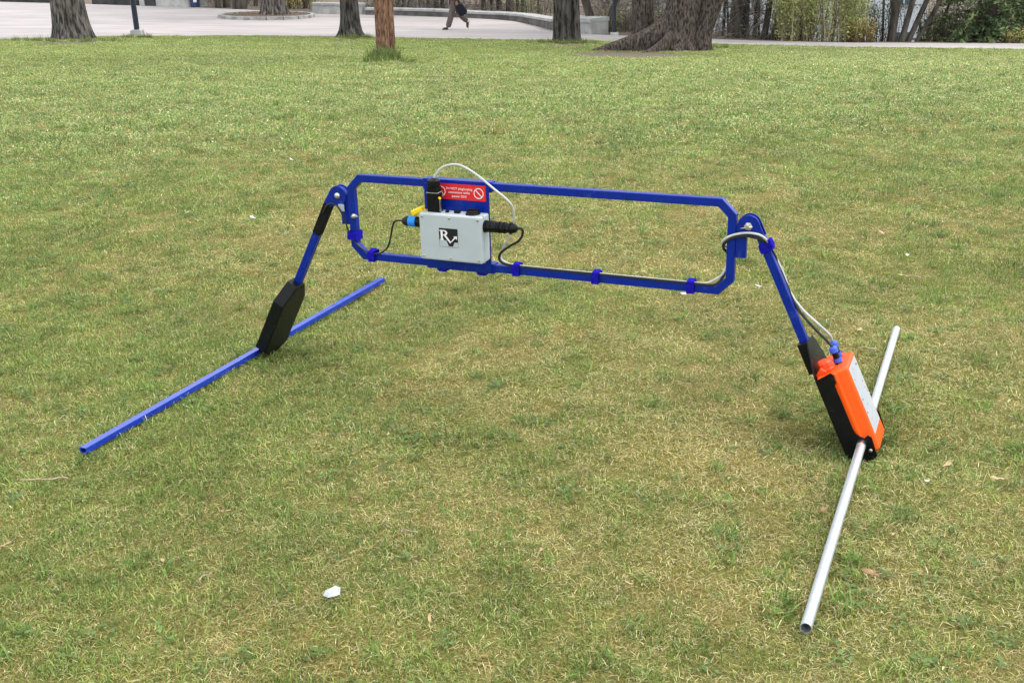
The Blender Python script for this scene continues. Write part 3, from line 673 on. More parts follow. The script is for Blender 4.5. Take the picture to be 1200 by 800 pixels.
def tree(name, px, py, stems, label, m, group=None, far=False, crown=True, H_=4.4, bury=0., cat='tree', base=None):
    p = base if base is not None else at(px, py)
    root = empty(name, (p.x, p.y, zgf(p.x, p.y) - bury)); tag(root, label, cat, group)
    for i, s_ in enumerate(stems):
        mb, top, rt = bark_loft(s_.get('H', H_), s_['r'], s_.get('flare', .35), 22 if far else 84, 12 if far else 44, s_.get('lean', (0, 0)), s_.get('ridge', .06), s_.get('nr', 9 if far else 23), s_.get('taper', .32), s_.get('bend', 0), s_.get('lobes', 5), random.randrange(9999), s_.get('ell', 1), s_.get('butt', ()))
        o = mb.build('trunk', s_.get('mat', m), root, loc=(s_.get('x', 0), s_.get('y', 0), 0))
        off = Vector((s_.get('x', 0), s_.get('y', 0), 0))
        limbs(root, top + off, rt, m, 2 if far else 4, random.uniform(1.6, 2.6), far)
    if crown:
        c = link_mesh('crown', random.choice(CROWNS), root, (random.uniform(-.4, .4), random.uniform(-.4, .4), H_ + 2.6)); c.rotation_euler = (0, 0, random.uniform(0, 6.28)); s_ = random.uniform(.9, 1.5); c.scale = (s_, s_, s_)
    return root
def ppm(px, py):
    p = at(px, py); return FPX / (p - Vector((0, 0, CAMH))).dot(FW)
k = ppm(86, 46); tree('linden_tree', 86, 46, [dict(r=19.2 / k, flare=.24, lean=(-.01, 0), ridge=.075, nr=27)], 'broad furrowed grey trunk at the lawn edge beside the dark lamp post', 'bark')
k = ppm(413, 44); tree('linden_tree', 412, 44, [dict(r=11.5 / k, flare=.55, ridge=.07, nr=23)], 'dark straight trunk at the lawn edge next to the red-brown tree', 'bark_dark')
k = ppm(453, 72); tree('red_barked_tree', 452, 70, [dict(r=8.4 / k, x=-.03, flare=.1, ridge=.03, nr=15, lean=(.012, 0), taper=.15), dict(r=4.6 / k, x=8 / k, y=.04, flare=.12, ridge=.03, nr=11, lean=(.004, 0), taper=.15)], 'slim red-brown twin stemmed tree rising from a collar of long grass', 'bark_red')
k = ppm(663, 49); tree('linden_tree', 659, 49, [dict(r=10.2 / k, x=0, flare=.16, ridge=.07, nr=19), dict(r=7.2 / k, x=14.5 / k, y=.15, flare=.2, ridge=.07, nr=15, lean=(-.012, 0))], 'grey double trunk standing before the end pier of the low wall', 'bark_dark')
# great tree with a sprawling root
pb_ = at(800, 60); k = ppm(800, 60)
big = tree('spreading_linden', 0, 0, [
    dict(r=20 / k, x=-10 / k, flare=.08, lean=(.20, .05), ridge=.05, nr=37, taper=.2, lobes=4, butt=[(math.pi * 1.03, 1.85, .22, 1.0), (math.pi * 1.24, 1.15, .16, .6), (math.pi * 1.45, .30, .3, .4), (math.pi * 1.75, .25, .25, .35)]),
    dict(r=14 / k, x=13 / k, y=.05, flare=.06, lean=(.36, 0), ridge=.05, nr=31, taper=.2, butt=[(math.pi * 1.7, .18, .3, .4), (.1, .15, .4, .5)]),
    dict(r=13 / k, x=-43 / k, y=.55, flare=.25, lean=(-.02, .0), ridge=.05, nr=23)], 'great many stemmed tree with a root sprawling over bare earth', 'bark_big', base=Vector((pb_.x, pb_.y, 0)))
def rootpath(pts, rr, name='root'):
    mb = MB(); P = spline([(x / k, y, z) for x, y, z in pts], 6); rr_ = np.interp(np.linspace(0, 1, len(P)), np.linspace(0, 1, len(rr)), rr)
    mb.tube(P, list(rr_), 14, True, True, .06).build(name, 'root', big)
rootpath([(-78, -.25, .02), (-92, -.34, .035), (-104, -.36, .02), (-122, -.30, -.05)], [.05, .085, .07, .03])
rootpath([(-60, -.55, .0), (-76, -.72, .03), (-92, -.80, .015), (-108, -.95, -.04)], [.05, .07, .055, .03])
rootpath([(-30, -.60, -.02), (-40, -.85, .03), (-56, -1.0, .0), (-66, -1.1, -.04)], [.06, .06, .045, .03])
# wood behind: every trunk one can tell apart, (x at the foot, y foot, half width px, lean, group)
WOOD = [(256, 11, 3.4, 0, .0), (266, 11.5, 4.0, .0, .6), (281, 12, 7.5, .02, 0), (300, 11, 2.2, .10, 1.2), (341, 13, 3.2, .0, .8), (359, 14, 3.2, -.05, 1.4),
        (468, 15, 1.6, .05, 1), (473, 15, 1.2, 0, 2.2), (479, 15, 1.6, .12, 1), (503, 16, 2.0, -.08, 1.5), (512, 17, 3.2, 0, .6), (519, 17, 2.4, .02, 2), (567, 18, 2.8, 0, .6), (577, 18, 2.6, .0, 1.8), (585, 18.5, 3.4, .03, 2.6), (598, 19, 4.6, 0, .8), (607, 20, 1.8, 0, 2.6), (614, 20, 3.2, .01, 1.2), (631, 24, 1.4, 0, 3), (577, 18, 1.2, .2, 4)]
def wood_label(x, hw, ln):
    size = 'stout' if hw > 4.4 else ('slender' if hw < 2.1 else 'middling'); lean_ = 'leaning ' if abs(ln) > .06 else ''
    where = 'past the litter bin' if x < 310 else ('behind the kerbed tree island' if x < 400 else ('behind the low wall near the red-brown tree' if x < 490 else ('behind the low wall near the walking person' if x < 530 else 'behind the low wall towards its end pier')))
    return f'{size} {lean_}dark trunk in the wood {where}'
for i, (x, y, hw, ln, back) in enumerate(WOOD):
    p = at(x, y); q = p + (p - Vector((0, 0, CAMH))).normalized() * (.9 + back); q.x = q.x
    kk_ = FPX / (q - Vector((0, 0, CAMH))).dot(FW)
    tree('park_tree', 0, 0, [dict(r=hw / kk_, flare=.15, lean=(ln, 0), taper=.3)], wood_label(x, hw, ln), 'bark_far', 'trunks in the wood behind the wall', True, base=q, crown=(i % 3 == 0))
RW = [(697, 40, 5.2, -.30, .9, 'mossy trunk leaning beside the end pier of the wall'), (707, 41, 3.4, .42, 1.4, 'dark trunk leaning over the path beside the far lamp post'),
      (860, 46, 7.0, .04, 1.0, None), (872, 46.5, 5.2, .0, 1.8, None), (884, 47, 2.6, .02, 2.6, None), (895, 47.5, 3.6, .12, 1.2, None), (906, 48, 4.2, .22, 1.4, None), (878, 47, 1.6, -.5, 2.2, None), (900, 47.5, 1.5, .7, 2.4, None),
      (847, 46, 1.7, .03, 2.0, None), (853, 46, 1.2, -.06, 3.2, None), (889, 47, 1.4, -.04, 3.4, None), (912, 48, 1.6, .1, 3.6, None), (1034, 50, 1.5, -.05, 3.0, None), (1084, 51, 1.5, .2, 3.8, None),
      (937, 50, 1.6, .0, 1.4, None), (975, 50.5, 2.2, .02, 2.0, None),
      (1044, 50, 5.0, .06, .9, None), (1056, 50.5, 3.6, .20, 1.0, None), (1064, 50.5, 3.2, .38, 1.3, None), (1074, 51, 2.6, .5, 1.8, None), (1050, 50.5, 1.6, -.2, 2.6, None), (1092, 51, 1.6, .35, 3, None), (1102, 51, 1.4, .1, 4, None)]
for i, (x, y, hw, ln, back, lab_) in enumerate(RW):
    p = at(x, y); q = p + (p - Vector((0, 0, CAMH))).normalized() * back
    kk_ = FPX / (q - Vector((0, 0, CAMH))).dot(FW)
    tree('path_side_tree', 0, 0, [dict(r=hw / kk_, flare=.15, lean=(ln, 0), taper=.3)], lab_ or ((('stout' if hw > 4 else 'slender' if hw < 2 else 'middling') + (' leaning' if abs(ln) > .1 else ' upright') + ' dark trunk ') + ('in the clump beside the spruce' if x > 1020 else 'rising through the sprouting shrub' if x > 920 else 'behind the path beyond the great rooted tree')), 'bark_far', None if lab_ else ('clump of trunks beside the spruce' if x > 1020 else 'trunks behind the path'), True, base=q, crown=(i % 3 == 0))

# planter island with its tree
pc = at(313, 20.5); k = ppm(313, 20.5)
isl = empty('tree_island', (pc.x, pc.y, zgf(pc.x, pc.y))); tag(isl, 'oval kerbed tree island of brown mulch on the pale forecourt', 'planter')
rxi, ryi, N = 56 / k, 1.75, 18
def slope_z(dx, dy): return zgf(pc.x + dx, pc.y + dy) - zgf(pc.x, pc.y)
for i in range(N):
    t0, t1 = 2 * math.pi * (i + .03) / N, 2 * math.pi * (i + .97) / N; V = []
    for t in (t0, t1):
        for q in (1, 1 - .16 / rxi):
            dx, dy = rxi * q * math.cos(t), ryi * q * math.sin(t); z = slope_z(dx, dy)
            V += [(dx, dy, z - .05), (dx, dy, z + .13)]
    MB().add(V, [(0, 1, 3, 2), (4, 6, 7, 5), (0, 4, 5, 1), (2, 3, 7, 6), (1, 5, 7, 3), (0, 2, 6, 4)]).build('kerb_stone', 'kerb', isl, .012)
mb = MB(); V = [(0, 0, .13)]; F = []
for j, q in enumerate((.35, .7, .945)):
    for i in range(36):
        t = 2 * math.pi * i / 36; dx, dy = rxi * q * math.cos(t), ryi * q * math.sin(t); V.append((dx, dy, slope_z(dx, dy) + (.125, .105, .06)[j] + random.uniform(-.012, .012)))
for i in range(36):
    F.append((0, 1 + i, 1 + (i + 1) % 36))
    for j in (0, 1): a, b = 1 + j * 36 + i, 1 + j * 36 + (i + 1) % 36; F.append((a, a + 36, b + 36, b))
mb.add(V, F, True).build('mulch_bed', 'mulch', isl)
tree('linden_tree', 0, 0, [dict(r=13.0 / k, flare=.34, ridge=.08, nr=23)], 'stout furrowed trunk growing from the oval kerbed mulch island', 'bark', base=Vector((pc.x + 8 / k, pc.y, 0)), bury=-.08)

# ------------------------------------------------------------------ lamp posts, walls, blocks, bin
def lamp_post(px, py, hw, label, foot=True):
    p = at(px, py); k_ = FPX / (p - Vector((0, 0, CAMH))).dot(FW)
    o = empty('lamp_post', (p.x, p.y, zgf(p.x, p.y))); tag(o, label, 'lamp post'); r = hw / k_
    MB().lathe((0, 0, .1), (0, 0, 1), [(0, r * 1.06), (1.2, r * .98), (1.25, r * .8), (4.3, r * .62)], 18).build('pole', 'post', o)
    if foot:
        MB().prism([(-.165, -.1), (.165, -.1), (.15, .155), (.135, .175), (-.135, .175), (-.15, .155)], -.16, .16).build('concrete_foot', 'concrete', o, .012)
        for a in (-.1, .1): MB().cyl((a, -.10, .17), (a, -.10, .20), .014, .014, 8).build('anchor_bolt', 'steel', o)
    else: MB().cyl((0, 0, -.05), (0, 0, .10), .14, .12, 14).build('concrete_foot', 'concrete', o)
    hd = MB().lathe((0, 0, 4.38), (0, 0, 1), [(0, .07), (.06, .10), (.30, .17), (.36, .24), (.40, .22), (.46, .05)], 16).build('lamp_head', 'post', o)
    return o
lamp_post(161.5, 42.5, 3.0, 'dark blue lamp post on a square concrete foot at the lawn edge')
lamp_post(720, 42, 2.0, 'slim dark lamp post across the path behind the great tree', False)

def wall_run(pts_px, Hs, thick, label, name, cop=.07, m_body='concrete', joint=1.1, backoff=.0):
    """straight lengths of low wall with separate coping stones"""
    P = [at(x, y) for x, y in pts_px]; c0 = P[0]
    o = empty(name, (c0.x, c0.y, zgf(c0.x, c0.y))); tag(o, label, 'wall')
    def nrm(i):
        a, b = P[max(i - 1, 0)], P[min(i + 1, len(P) - 1)]; t = Vector((b.x - a.x, b.y - a.y, 0)).normalized(); n_ = Vector((-t.y, t.x, 0))
        return n_ if n_.y > 0 else -n_
    N_ = [nrm(i) for i in range(len(P))]; G = [zgf(p.x, p.y) for p in P]; o0 = Vector((c0.x, c0.y, G[0]))
    mb = MB(); V, F = [], []
    for i, p in enumerate(P):
        q = Vector((p.x, p.y, G[i])) - o0; b = q + N_[i] * thick
        V += [q + Vector((0, 0, -.3)), q + Vector((0, 0, Hs[i] - cop)), b + Vector((0, 0, Hs[i] - cop)), b + Vector((0, 0, -.5))]
    for i in range(len(P) - 1):
        a = i * 4
        for k in range(4): F.append((a + k, a + (k + 1) % 4, a + 4 + (k + 1) % 4, a + 4 + k))
    F += [(0, 1, 2, 3), tuple(len(V) - 4 + k for k in (3, 2, 1, 0))]
    mb.add(V, F).build('wall_body', m_body, o, .01)
    if cop > 0:
        for i in range(len(P) - 1):
            L_ = (P[i + 1] - P[i]).length; n = max(1, round(L_ / joint))
            for j in range(n):
                V = []
                for t in ((j + .006) / n, (j + .994) / n):
                    q = (Vector((P[i].x, P[i].y, G[i])).lerp(Vector((P[i + 1].x, P[i + 1].y, G[i + 1])), t)) - o0; n_ = N_[i].lerp(N_[i + 1], t); h_ = Hs[i] + (Hs[i + 1] - Hs[i]) * t
                    for off, z in ((-.05, h_ - cop + .003), (-.05, h_), (thick + .05, h_), (thick + .05, h_ - cop + .003)): V.append(q + n_ * off + Vector((0, 0, z)))
                MB().add(V, [(0, 1, 2, 3), (7, 6, 5, 4), (0, 4, 5, 1), (1, 5, 6, 2), (2, 6, 7, 3), (3, 7, 4, 0)]).build('coping_stone', 'coping', o, .012)
    return o
wall_run([(428, 18), (470, 18.6), (510, 19.8), (560, 22), (590, 23.2), (612, 26), (632, 31.5), (648, 36.5)], [.27, .27, .27, .25, .25, .27, .32, .36], .42, 'long low curving wall with pale coping at the back of the forecourt', 'low_wall', .09, 'wall_dark', 1.4)
wall_run([(649, 37.2), (672, 39.2), (693, 40.5)], [.46, .46, .46], .75, 'squat concrete end pier of the low wall with a thick coping', 'wall_pier', .13, 'concrete', 9)
wall_run([(366, 16.5), (404, 17.2), (424, 17.6)], [.42, .42, .42], .5, 'board marked grey concrete wall with a coping beside the planter tree', 'concrete_wall', .09, 'concrete', 2)
wall_run([(-320, 1.0), (-150, 1.5), (0, 2.6), (66, 4.0)], [.55, .55, .55, .55], .8, 'long dark stone plinth at the far side of the forecourt', 'stone_plinth', .0, 'dark_stone')
wall_run([(108, 5.4), (140, 6.3), (162, 7.0)], [.55, .55, .55], .8, 'short dark stone plinth between the pale stones at the forecourt end', 'stone_plinth', .0, 'dark_stone')
wall_run([(163.5, 7.1), (169.5, 7.3)], [.4, .4], .5, 'small pale stone between the two dark plinths', 'stone_block', .0, 'concrete')
wall_run([(170, 7.3), (182, 7.7)], [.5, .5], .7, 'narrow dark plinth abutting the pale concrete block', 'stone_plinth', .0, 'dark_stone')
wall_run([(183, 7.8), (221, 9.4)], [.75, .75], 1.2, 'pale concrete block wall beside the dark blue bin', 'concrete_block', .0, 'concrete')
pb2 = at(227, 9.6); bn = empty('litter_bin', (pb2.x, pb2.y + .3, zgf(pb2.x, pb2.y + .3))); tag(bn, 'dark blue litter bin standing beside the pale concrete block', 'bin')
MB().lathe((0, 0, 0), (0, 0, 1), [(0, .17), (.05, .19), (.75, .22), (.78, .235), (.82, .235)], 20).build('bin_body', 'bin_blue', bn)
MB().lathe((0, 0, .82), (0, 0, 1), [(0, .22), (.06, .20), (.12, .10), (.13, .02)], 20).build('lid', 'bin_blue', bn)
MB().box((.06, -.205, .30), (.14, .03, .16)).build('notice', 'sign_white', bn, .004)

# ------------------------------------------------------------------ walking person
pp = at(533, 35.5); k = FPX / (pp - Vector((0, 0, CAMH))).dot(FW); S = 1.0
per = empty('person', (pp.x, pp.y, zgf(pp.x, pp.y) + .012)); tag(per, 'person in grey-brown trousers and dark jacket striding past, carrying a black bag', 'person')
def skinned(name, verts, edges, radii, m, parent, root=0, sub=2):
    me = bpy.data.meshes.new(name); me.from_pydata(verts, edges, []); o = link_mesh(name, me, parent)
    md = o.modifiers.new('skin', 'SKIN'); md.use_smooth_shade = True; md.branch_smoothing = .4
    lay = me.skin_vertices[0] if me.skin_vertices else None
    if lay is None:
        bpy.context.view_layer.objects.active = o; o.select_set(True); bpy.ops.mesh.customdata_skin_add(); lay = me.skin_vertices[0]; o.select_set(False)
    for i, r_ in enumerate(radii):
        lay.data[i].radius = r_ if isinstance(r_, tuple) else (r_, r_); lay.data[i].use_root = (i == root)
    sb = o.modifiers.new('sub', 'SUBSURF'); sb.levels = sub; sb.render_levels = sub
    me.materials.append(MAT[m]); return o
# walking to -x; front leg planted ahead, rear foot pushing off on its toe
hipz = .92
skinned('body', [(.02, 0, 1.0), (.0, 0, 1.18), (-.03, 0, 1.38), (-.05, 0, 1.50), (-.06, 0, 1.58), (-.10, 0, 1.68), (-.10, 0, 1.76),
                 (-.03, -.17, 1.43), (.09, -.22, 1.16), (.12, -.20, .98), (.105, -.20, .90), (-.03, .17, 1.43), (-.14, .22, 1.18), (-.30, .20, 1.02), (-.36, .19, .97)],
        [(0, 1), (1, 2), (2, 3), (3, 4), (4, 5), (5, 6), (3, 7), (7, 8), (8, 9), (9, 10), (3, 11), (11, 12), (12, 13), (13, 14)],
        [(.15, .12), (.145, .115), (.16, .12), (.10, .09), .055, (.085, .095), (.065, .07), .065, .048, .036, .034, .065, .048, .036, .034], 'skin', per)
skinned('jacket', [(.03, 0, .95), (.0, 0, 1.18), (-.03, 0, 1.38), (-.05, 0, 1.49), (-.03, -.18, 1.43), (.09, -.225, 1.16), (.12, -.205, .97), (-.03, .18, 1.43), (-.14, .225, 1.18), (-.30, .205, 1.02)],
        [(0, 1), (1, 2), (2, 3), (3, 4), (4, 5), (5, 6), (3, 7), (7, 8), (8, 9)], [(.185, .15), (.17, .14), (.19, .145), (.11, .10), .085, .068, .055, .085, .068, .055], 'jacket', per)
skinned('trousers', [(.03, 0, .98), (.03, -.085, .88), (-.075, -.09, .50), (-.215, -.09, .07), (.05, .085, .88), (.17, .09, .47), (.42, .09, .22)],
        [(0, 1), (1, 2), (2, 3), (0, 4), (4, 5), (5, 6)], [(.17, .14), .125, .102, .098, .125, .102, .088], 'trousers', per)
def shoe(px_, pz_, ang, y):
    o = skinned('shoe', [(0, 0, .05), (-.07, 0, .045), (-.15, 0, .035), (-.20, 0, .03)], [(0, 1), (1, 2), (2, 3)], [(.055, .06), (.055, .055), (.055, .042), (.04, .03)], 'shoe', per)
    o.location = (px_, y, pz_); o.rotation_euler = (0, ang, 0)
    s2 = MB().box((-.09, 0, .006), (.27, .085, .02)).build('sole', 'sole', o, .008, 2)
shoe(-.20, .0, 0, -.09); shoe(.47, .225, R(-80), .09)
MB().tube(spline([(-.10, 0, 1.73), (-.09, 0, 1.80), (-.05, 0, 1.82)], 4), [.085, .088, .088, .09, .09, .08, .07, .06, .03], 14).build('hair', 'hair', per)
hnd = skinned('hand', [(.105, -.20, .90), (.095, -.20, .86), (.075, -.20, .80), (.07, -.195, .76), (.10, -.20, .795), (.098, -.195, .755), (.12, -.20, .80), (.12, -.195, .762), (.14, -.2, .815), (.142, -.195, .78), (.06, -.215, .86), (.045, -.225, .82)],
              [(0, 1), (1, 2), (2, 3), (1, 4), (4, 5), (1, 6), (6, 7), (1, 8), (8, 9), (1, 10), (10, 11)], [.03, .028, .012, .009, .012, .009, .012, .009, .011, .008, .011, .009], 'skin', per)
bag = empty('shoulder_bag', (pp.x + .33, pp.y - .24, zgf(pp.x, pp.y) + .47)); tag(bag, 'black bag swinging from the hand of the walking person', 'bag'); bag.rotation_euler = (0, R(-28), 0)
MB().prism([(-.14, .05), (-.12, .34), (.0, .38), (.12, .34), (.15, .05), (.08, 0), (-.08, 0)], -.06, .06).build('bag_body', 'bag', bag, .03, 3)
MB().tube(spline([(-.11, 0, .34), (-.09, 0, .45), (-.02, 0, .50), (.05, 0, .46), (.10, 0, .34)], 5), .012, 8).build('bag_handle', 'bag', bag)
MB().box((.0, -.064, .16), (.20, .012, .14)).build('bag_pocket', 'bag', bag, .006)

# ------------------------------------------------------------------ shrubs, spruce, thicket
def set_col(me, C): a = me.attributes.new('Col', 'FLOAT_COLOR', 'POINT'); a.data.foreach_set('color', np.c_[C, np.ones(len(C))].astype(np.float32).ravel())
def leaf_cloud(name, c, L, Cc, rs, m='leaf', wid=.5, upright=0.):
    n = len(c); t = rs.normal(0, 1, (n, 3)); t[:, 2] += upright; t /= np.linalg.norm(t, axis=1)[:, None]; b = np.cross(t, rs.normal(0, 1, (n, 3))); b /= np.linalg.norm(b, axis=1)[:, None] + 1e-9
    L = np.asarray(L).reshape(-1, 1); W = L * wid
    V = np.concatenate([c - t * L, c + b * W, c + t * L, c - b * W], 1).reshape(-1, 3)
    me = np_mesh(name, V, np.arange(4 * n).reshape(-1, 4), [MAT[m]], False); set_col(me, np.repeat(Cc, 4, 0)); return me
def twigs(name, p0, d, L, r, Cc, rs, bend=.25):
    """thin three sided shoots, two segments each"""
    n = len(p0); s1 = rs.normal(0, 1, (n, 3)); s1 -= d * (s1 * d).sum(1)[:, None]; s1 /= np.linalg.norm(s1, axis=1)[:, None]; s2 = np.cross(d, s1)
    L = L.reshape(-1, 1); r = r.reshape(-1, 1); bd = rs.normal(0, bend, (n, 3)) * L
    mid = p0 + d * L * .5 + bd * .4; end = p0 + d * L + bd
    V = []
    for c, q in ((p0, 1.), (mid, .75)):
        for k in range(3):
            th = 2 * math.pi * k / 3; V.append(c + (s1 * math.cos(th) + s2 * math.sin(th)) * r * q)
    V.append(end); V = np.stack(V, 1).reshape(-1, 3)
    f = np.array([(0, 1, 4), (0, 4, 3), (1, 2, 5), (1, 5, 4), (2, 0, 3), (2, 3, 5), (3, 4, 6), (4, 5, 6), (5, 3, 6)])
    F = (np.arange(n)[:, None, None] * 7 + f[None]).reshape(-1, 3)
    me = np_mesh(name, V, F, [MAT['leaf']], False); set_col(me, np.repeat(Cc, 7, 0)); return me
def shrub(px, py, back, rx, ry, hgt, ns, nl, label, leafc, stemc, name='leafy_shrub', seed=3, low=.2, lsz=(.018, .04)):
    rs = np.random.default_rng(seed); p = at(px, py); q = p + (p - Vector((0, 0, CAMH))).normalized() * back
    o = empty(name, (q.x, q.y, zgf(q.x, q.y))); tag(o, label, 'shrub')
    p0 = np.c_[rs.uniform(-rx, rx, ns), rs.uniform(-ry, ry, ns), np.full(ns, -.05)]
    d = np.c_[rs.normal(0, .12, ns) + p0[:, 0] * .08, rs.normal(0, .12, ns), np.ones(ns)]; d /= np.linalg.norm(d, axis=1)[:, None]
    L = rs.uniform(.55, 1, ns) * hgt; link_mesh('stems', twigs('stems', p0, d, L, rs.uniform(.006, .018, ns), np.array(stemc) * rs.uniform(.6, 1.5, (ns, 1)), rs, .1), o)
    i = rs.integers(0, ns, nl); t = low + (1 - low) * rs.uniform(0, 1, nl) ** .7
    c = p0[i] + d[i] * (L[i] * t)[:, None] + rs.normal(0, .07, (nl, 3))
    link_mesh('foliage', leaf_cloud('foliage', c, rs.uniform(*lsz, nl), np.array(leafc) * rs.uniform(.55, 1.45, (nl, 1)), rs), o)
    return o
shrub(962, 50.5, .9, 1.15, .5, 2.3, 120, 9000, 'dense yellow-green shrub of upright brown shoots behind the path', (.46, .50, .19), (.40, .32, .22), 'sprouting_shrub', 3, .04, (.02, .05))
shrub(925, 49, 1.6, .6, .5, 2.2, 70, 3600, 'green leafy shrub on the shaded side of the upright shoots', (.26, .32, .12), (.2, .15, .1), 'sprouting_shrub', 4, .2)
shrub(1003, 50.5, .7, .35, .3, .75, 80, 1100, 'low yellow-orange leaved shrub between the shoots and the leaning trunks', (.42, .36, .08), (.2, .14, .09), 'low_shrub', 5, .2)
shrub(1112, 51, 2.2, .9, .5, 1.3, 90, 2400, 'loose grey-green shrub in front of the pale building', (.17, .22, .10), (.12, .09, .07), 'low_shrub', 6, .15)
shrub(1020, 50.5, 2.8, .8, .5, 1.8, 80, 2600, 'blue-green bush behind the leaning trunks', (.10, .16, .08), (.1, .08, .06), 'low_shrub', 7, .1)
shrub(351, 14, 2.2, .8, .6, 2.2, 60, 3200, 'bright yellow flowering shrub behind the tree island', (.66, .60, .16), (.2, .16, .1), 'flowering_shrub', 8, .02)
shrub(246, 10.5, 4.0, 1.6, .6, 2.0, 60, 2600, 'pale yellow-green shrub behind the trunks by the bin', (.44, .46, .22), (.2, .16, .1), 'flowering_shrub', 9, .05)
shrub(482, 15.5, 3.5, 1.6, .6, 1.7, 60, 1500, 'sparse yellow-green shrub behind the low wall', (.34, .40, .12), (.12, .1, .08), 'low_shrub', 10, .1)
shrub(640, 30, 3.0, 1.0, .6, 1.4, 60, 1600, 'olive shrub behind the grey double trunk', (.22, .25, .10), (.12, .1, .08), 'low_shrub', 12, .1)
shrub(703, 41, 1.8, .5, .4, .6, 60, 900, 'low yellow-green shrub by the end pier of the wall', (.36, .40, .12), (.12, .1, .08), 'low_shrub', 13, .1)
shrub(745, 42, 2.4, 1.2, .5, .8, 90, 900, 'low tangled shrub behind the slim lamp post', (.26, .28, .14), (.16, .13, .10), 'low_shrub', 14, .1)
def spruce(px, py, back, label, Hh=5.2, rad=2.6, seed=5):
    rs = np.random.default_rng(seed); p = at(px, py); q = p + (p - Vector((0, 0, CAMH))).normalized() * back
    o = empty('spruce_tree', (q.x, q.y, zgf(q.x, q.y))); tag(o, label, 'tree')
    mb, top, rt = bark_loft(Hh, .16, .3, 20, 16, taper=.85, seed=seed); mb.build('trunk', 'bark_far', o)
    cs, Cc, Ls, tp0, td, tl = [], [], [], [], [], []
    for j in range(150):
        z = Hh * rs.uniform(0, 1) ** 1.5 * .95 + .12; az = rs.uniform(0, 6.28); Lb = rad * (1 - z / Hh) ** .8 * rs.uniform(.75, 1.1) + .1
        d = np.array([math.cos(az), math.sin(az), .05]); m = int(55 * Lb) + 12
        tp0.append((0, 0, z)); td.append(d / np.linalg.norm(d)); tl.append(Lb)
        t = rs.uniform(.15, 1, m); drp = -.28 * Lb * t ** 2 + .10 * Lb * t
        c = np.c_[d[0] * Lb * t, d[1] * Lb * t, z + drp]; lat = np.array([-d[1], d[0], 0]); c += lat * (rs.uniform(-1, 1, m) * .34 * (1.1 - t))[:, None] * min(1, Lb); c[:, 2] += rs.normal(-.02, .05, m)
        c[:, 2] = np.maximum(c[:, 2], .02)
        cs.append(c); Ls.append(rs.uniform(.045, .10, m)); tipc = np.where(rs.uniform(0, 1, m)[:, None] < .25 * t[:, None] ** 2 * 2, [[.28, .34, .12]], [[.10, .145, .07]])
        Cc.append(tipc * rs.uniform(.6, 1.4, (m, 1)))
    link_mesh('needles', leaf_cloud('needles', np.concatenate(cs), np.concatenate(Ls), np.concatenate(Cc), rs, wid=.32), o)
    n = len(tp0); link_mesh('branches', twigs('branches', np.array(tp0), np.array(td), np.array(tl) * .9, np.full(n, .018), np.tile([.07, .055, .042], (n, 1)), rs, .05), o)
    return o
spruce(1158, 51.5, 1.9, 'dark green spruce with low boughs at the path edge', 5.2, 2.1, 5)
spruce(1225, 52, 3.0, 'second dark spruce crowding the path edge past the leaning trunks', 5.6, 2.4, 6)
shrub(1190, 52, .5, .28, .2, .42, 40, 420, 'small straw-yellow shrub at the foot of the spruce', (.45, .38, .12), (.2, .15, .1), 'low_shrub', 15, .1)
# tangle of bare twigs and low growth that reads as one mass
def thicket():
    rs = np.random.default_rng(21); P0, D, LL, RR, CC = [], [], [], [], []; LC, LCol = [], []
    def patch(x0, x1, y_px, near, far_, n, nl, hmax=1.6, dens=1., lc=(.2, .24, .1)):
        a = np.array([at(x, y_px) [:] for x in np.linspace(x0, x1, 12)]); u = rs.uniform(0, 11, n); i = np.minimum(u.astype(int), 10); f = (u - i)[:, None]
        b = a[i] * (1 - f) + a[i + 1] * f; dirs = b / np.linalg.norm(b[:, :2], axis=1)[:, None]; q = b[:, :2] + dirs[:, :2] * rs.uniform(near, far_, n)[:, None]
        z = zg(q[:, 0], q[:, 1]); h0 = rs.uniform(0, hmax, n) * (rs.uniform(0, 1, n) < .75)
        P0.append(np.c_[q, z + h0]); d = np.c_[rs.normal(0, .9, n), rs.normal(0, .5, n), rs.normal(.55, .6, n)]; D.append(d / np.linalg.norm(d, axis=1)[:, None])
        LL.append(rs.uniform(.3, 1.1, n)); RR.append(rs.uniform(.003, .012, n) * (1 + 2 * (rs.uniform(0, 1, n) < .06))); CC.append(np.array([.20, .175, .155]) * rs.uniform(.35, 1.9, (n, 1)))
        k_ = rs.integers(0, n, nl); LC.append(np.c_[q[k_], z[k_] + rs.uniform(0, hmax + .4, nl)] + rs.normal(0, .12, (nl, 3))); LCol.append(np.array(lc) * rs.uniform(.5, 1.5, (nl, 1)))
    patch(232, 372, 13.5, 3.0, 10, 2400, 2200, 2.0, lc=(.42, .42, .24))
    patch(425, 660, 20, 1.6, 8, 3600, 2800, 2.2, lc=(.24, .26, .17))
    patch(690, 800, 41, 1.6, 8, 3000, 2200, 2.2, lc=(.26, .27, .18))
    patch(830, 1110, 48.5, 1.3, 8, 4000, 4200, 2.2, lc=(.19, .23, .11))
    patch(1080, 1360, 51.5, 3.5, 9, 2600, 2600, 2.2, lc=(.10, .15, .06))
    o = link_mesh('thicket', twigs('thicket', np.concatenate(P0), np.concatenate(D), np.concatenate(LL), np.concatenate(RR), np.concatenate(CC), rs)); tag(o, 'tangle of bare grey-brown twigs under the wood', 'thicket', kind='stuff')
    c = np.concatenate(LC); o = link_mesh('undergrowth', leaf_cloud('undergrowth', c, rs.uniform(.015, .045, len(c)), np.concatenate(LCol), rs)); tag(o, 'sparse spring leaves of the undergrowth behind the path', 'undergrowth', kind='stuff')
thicket()

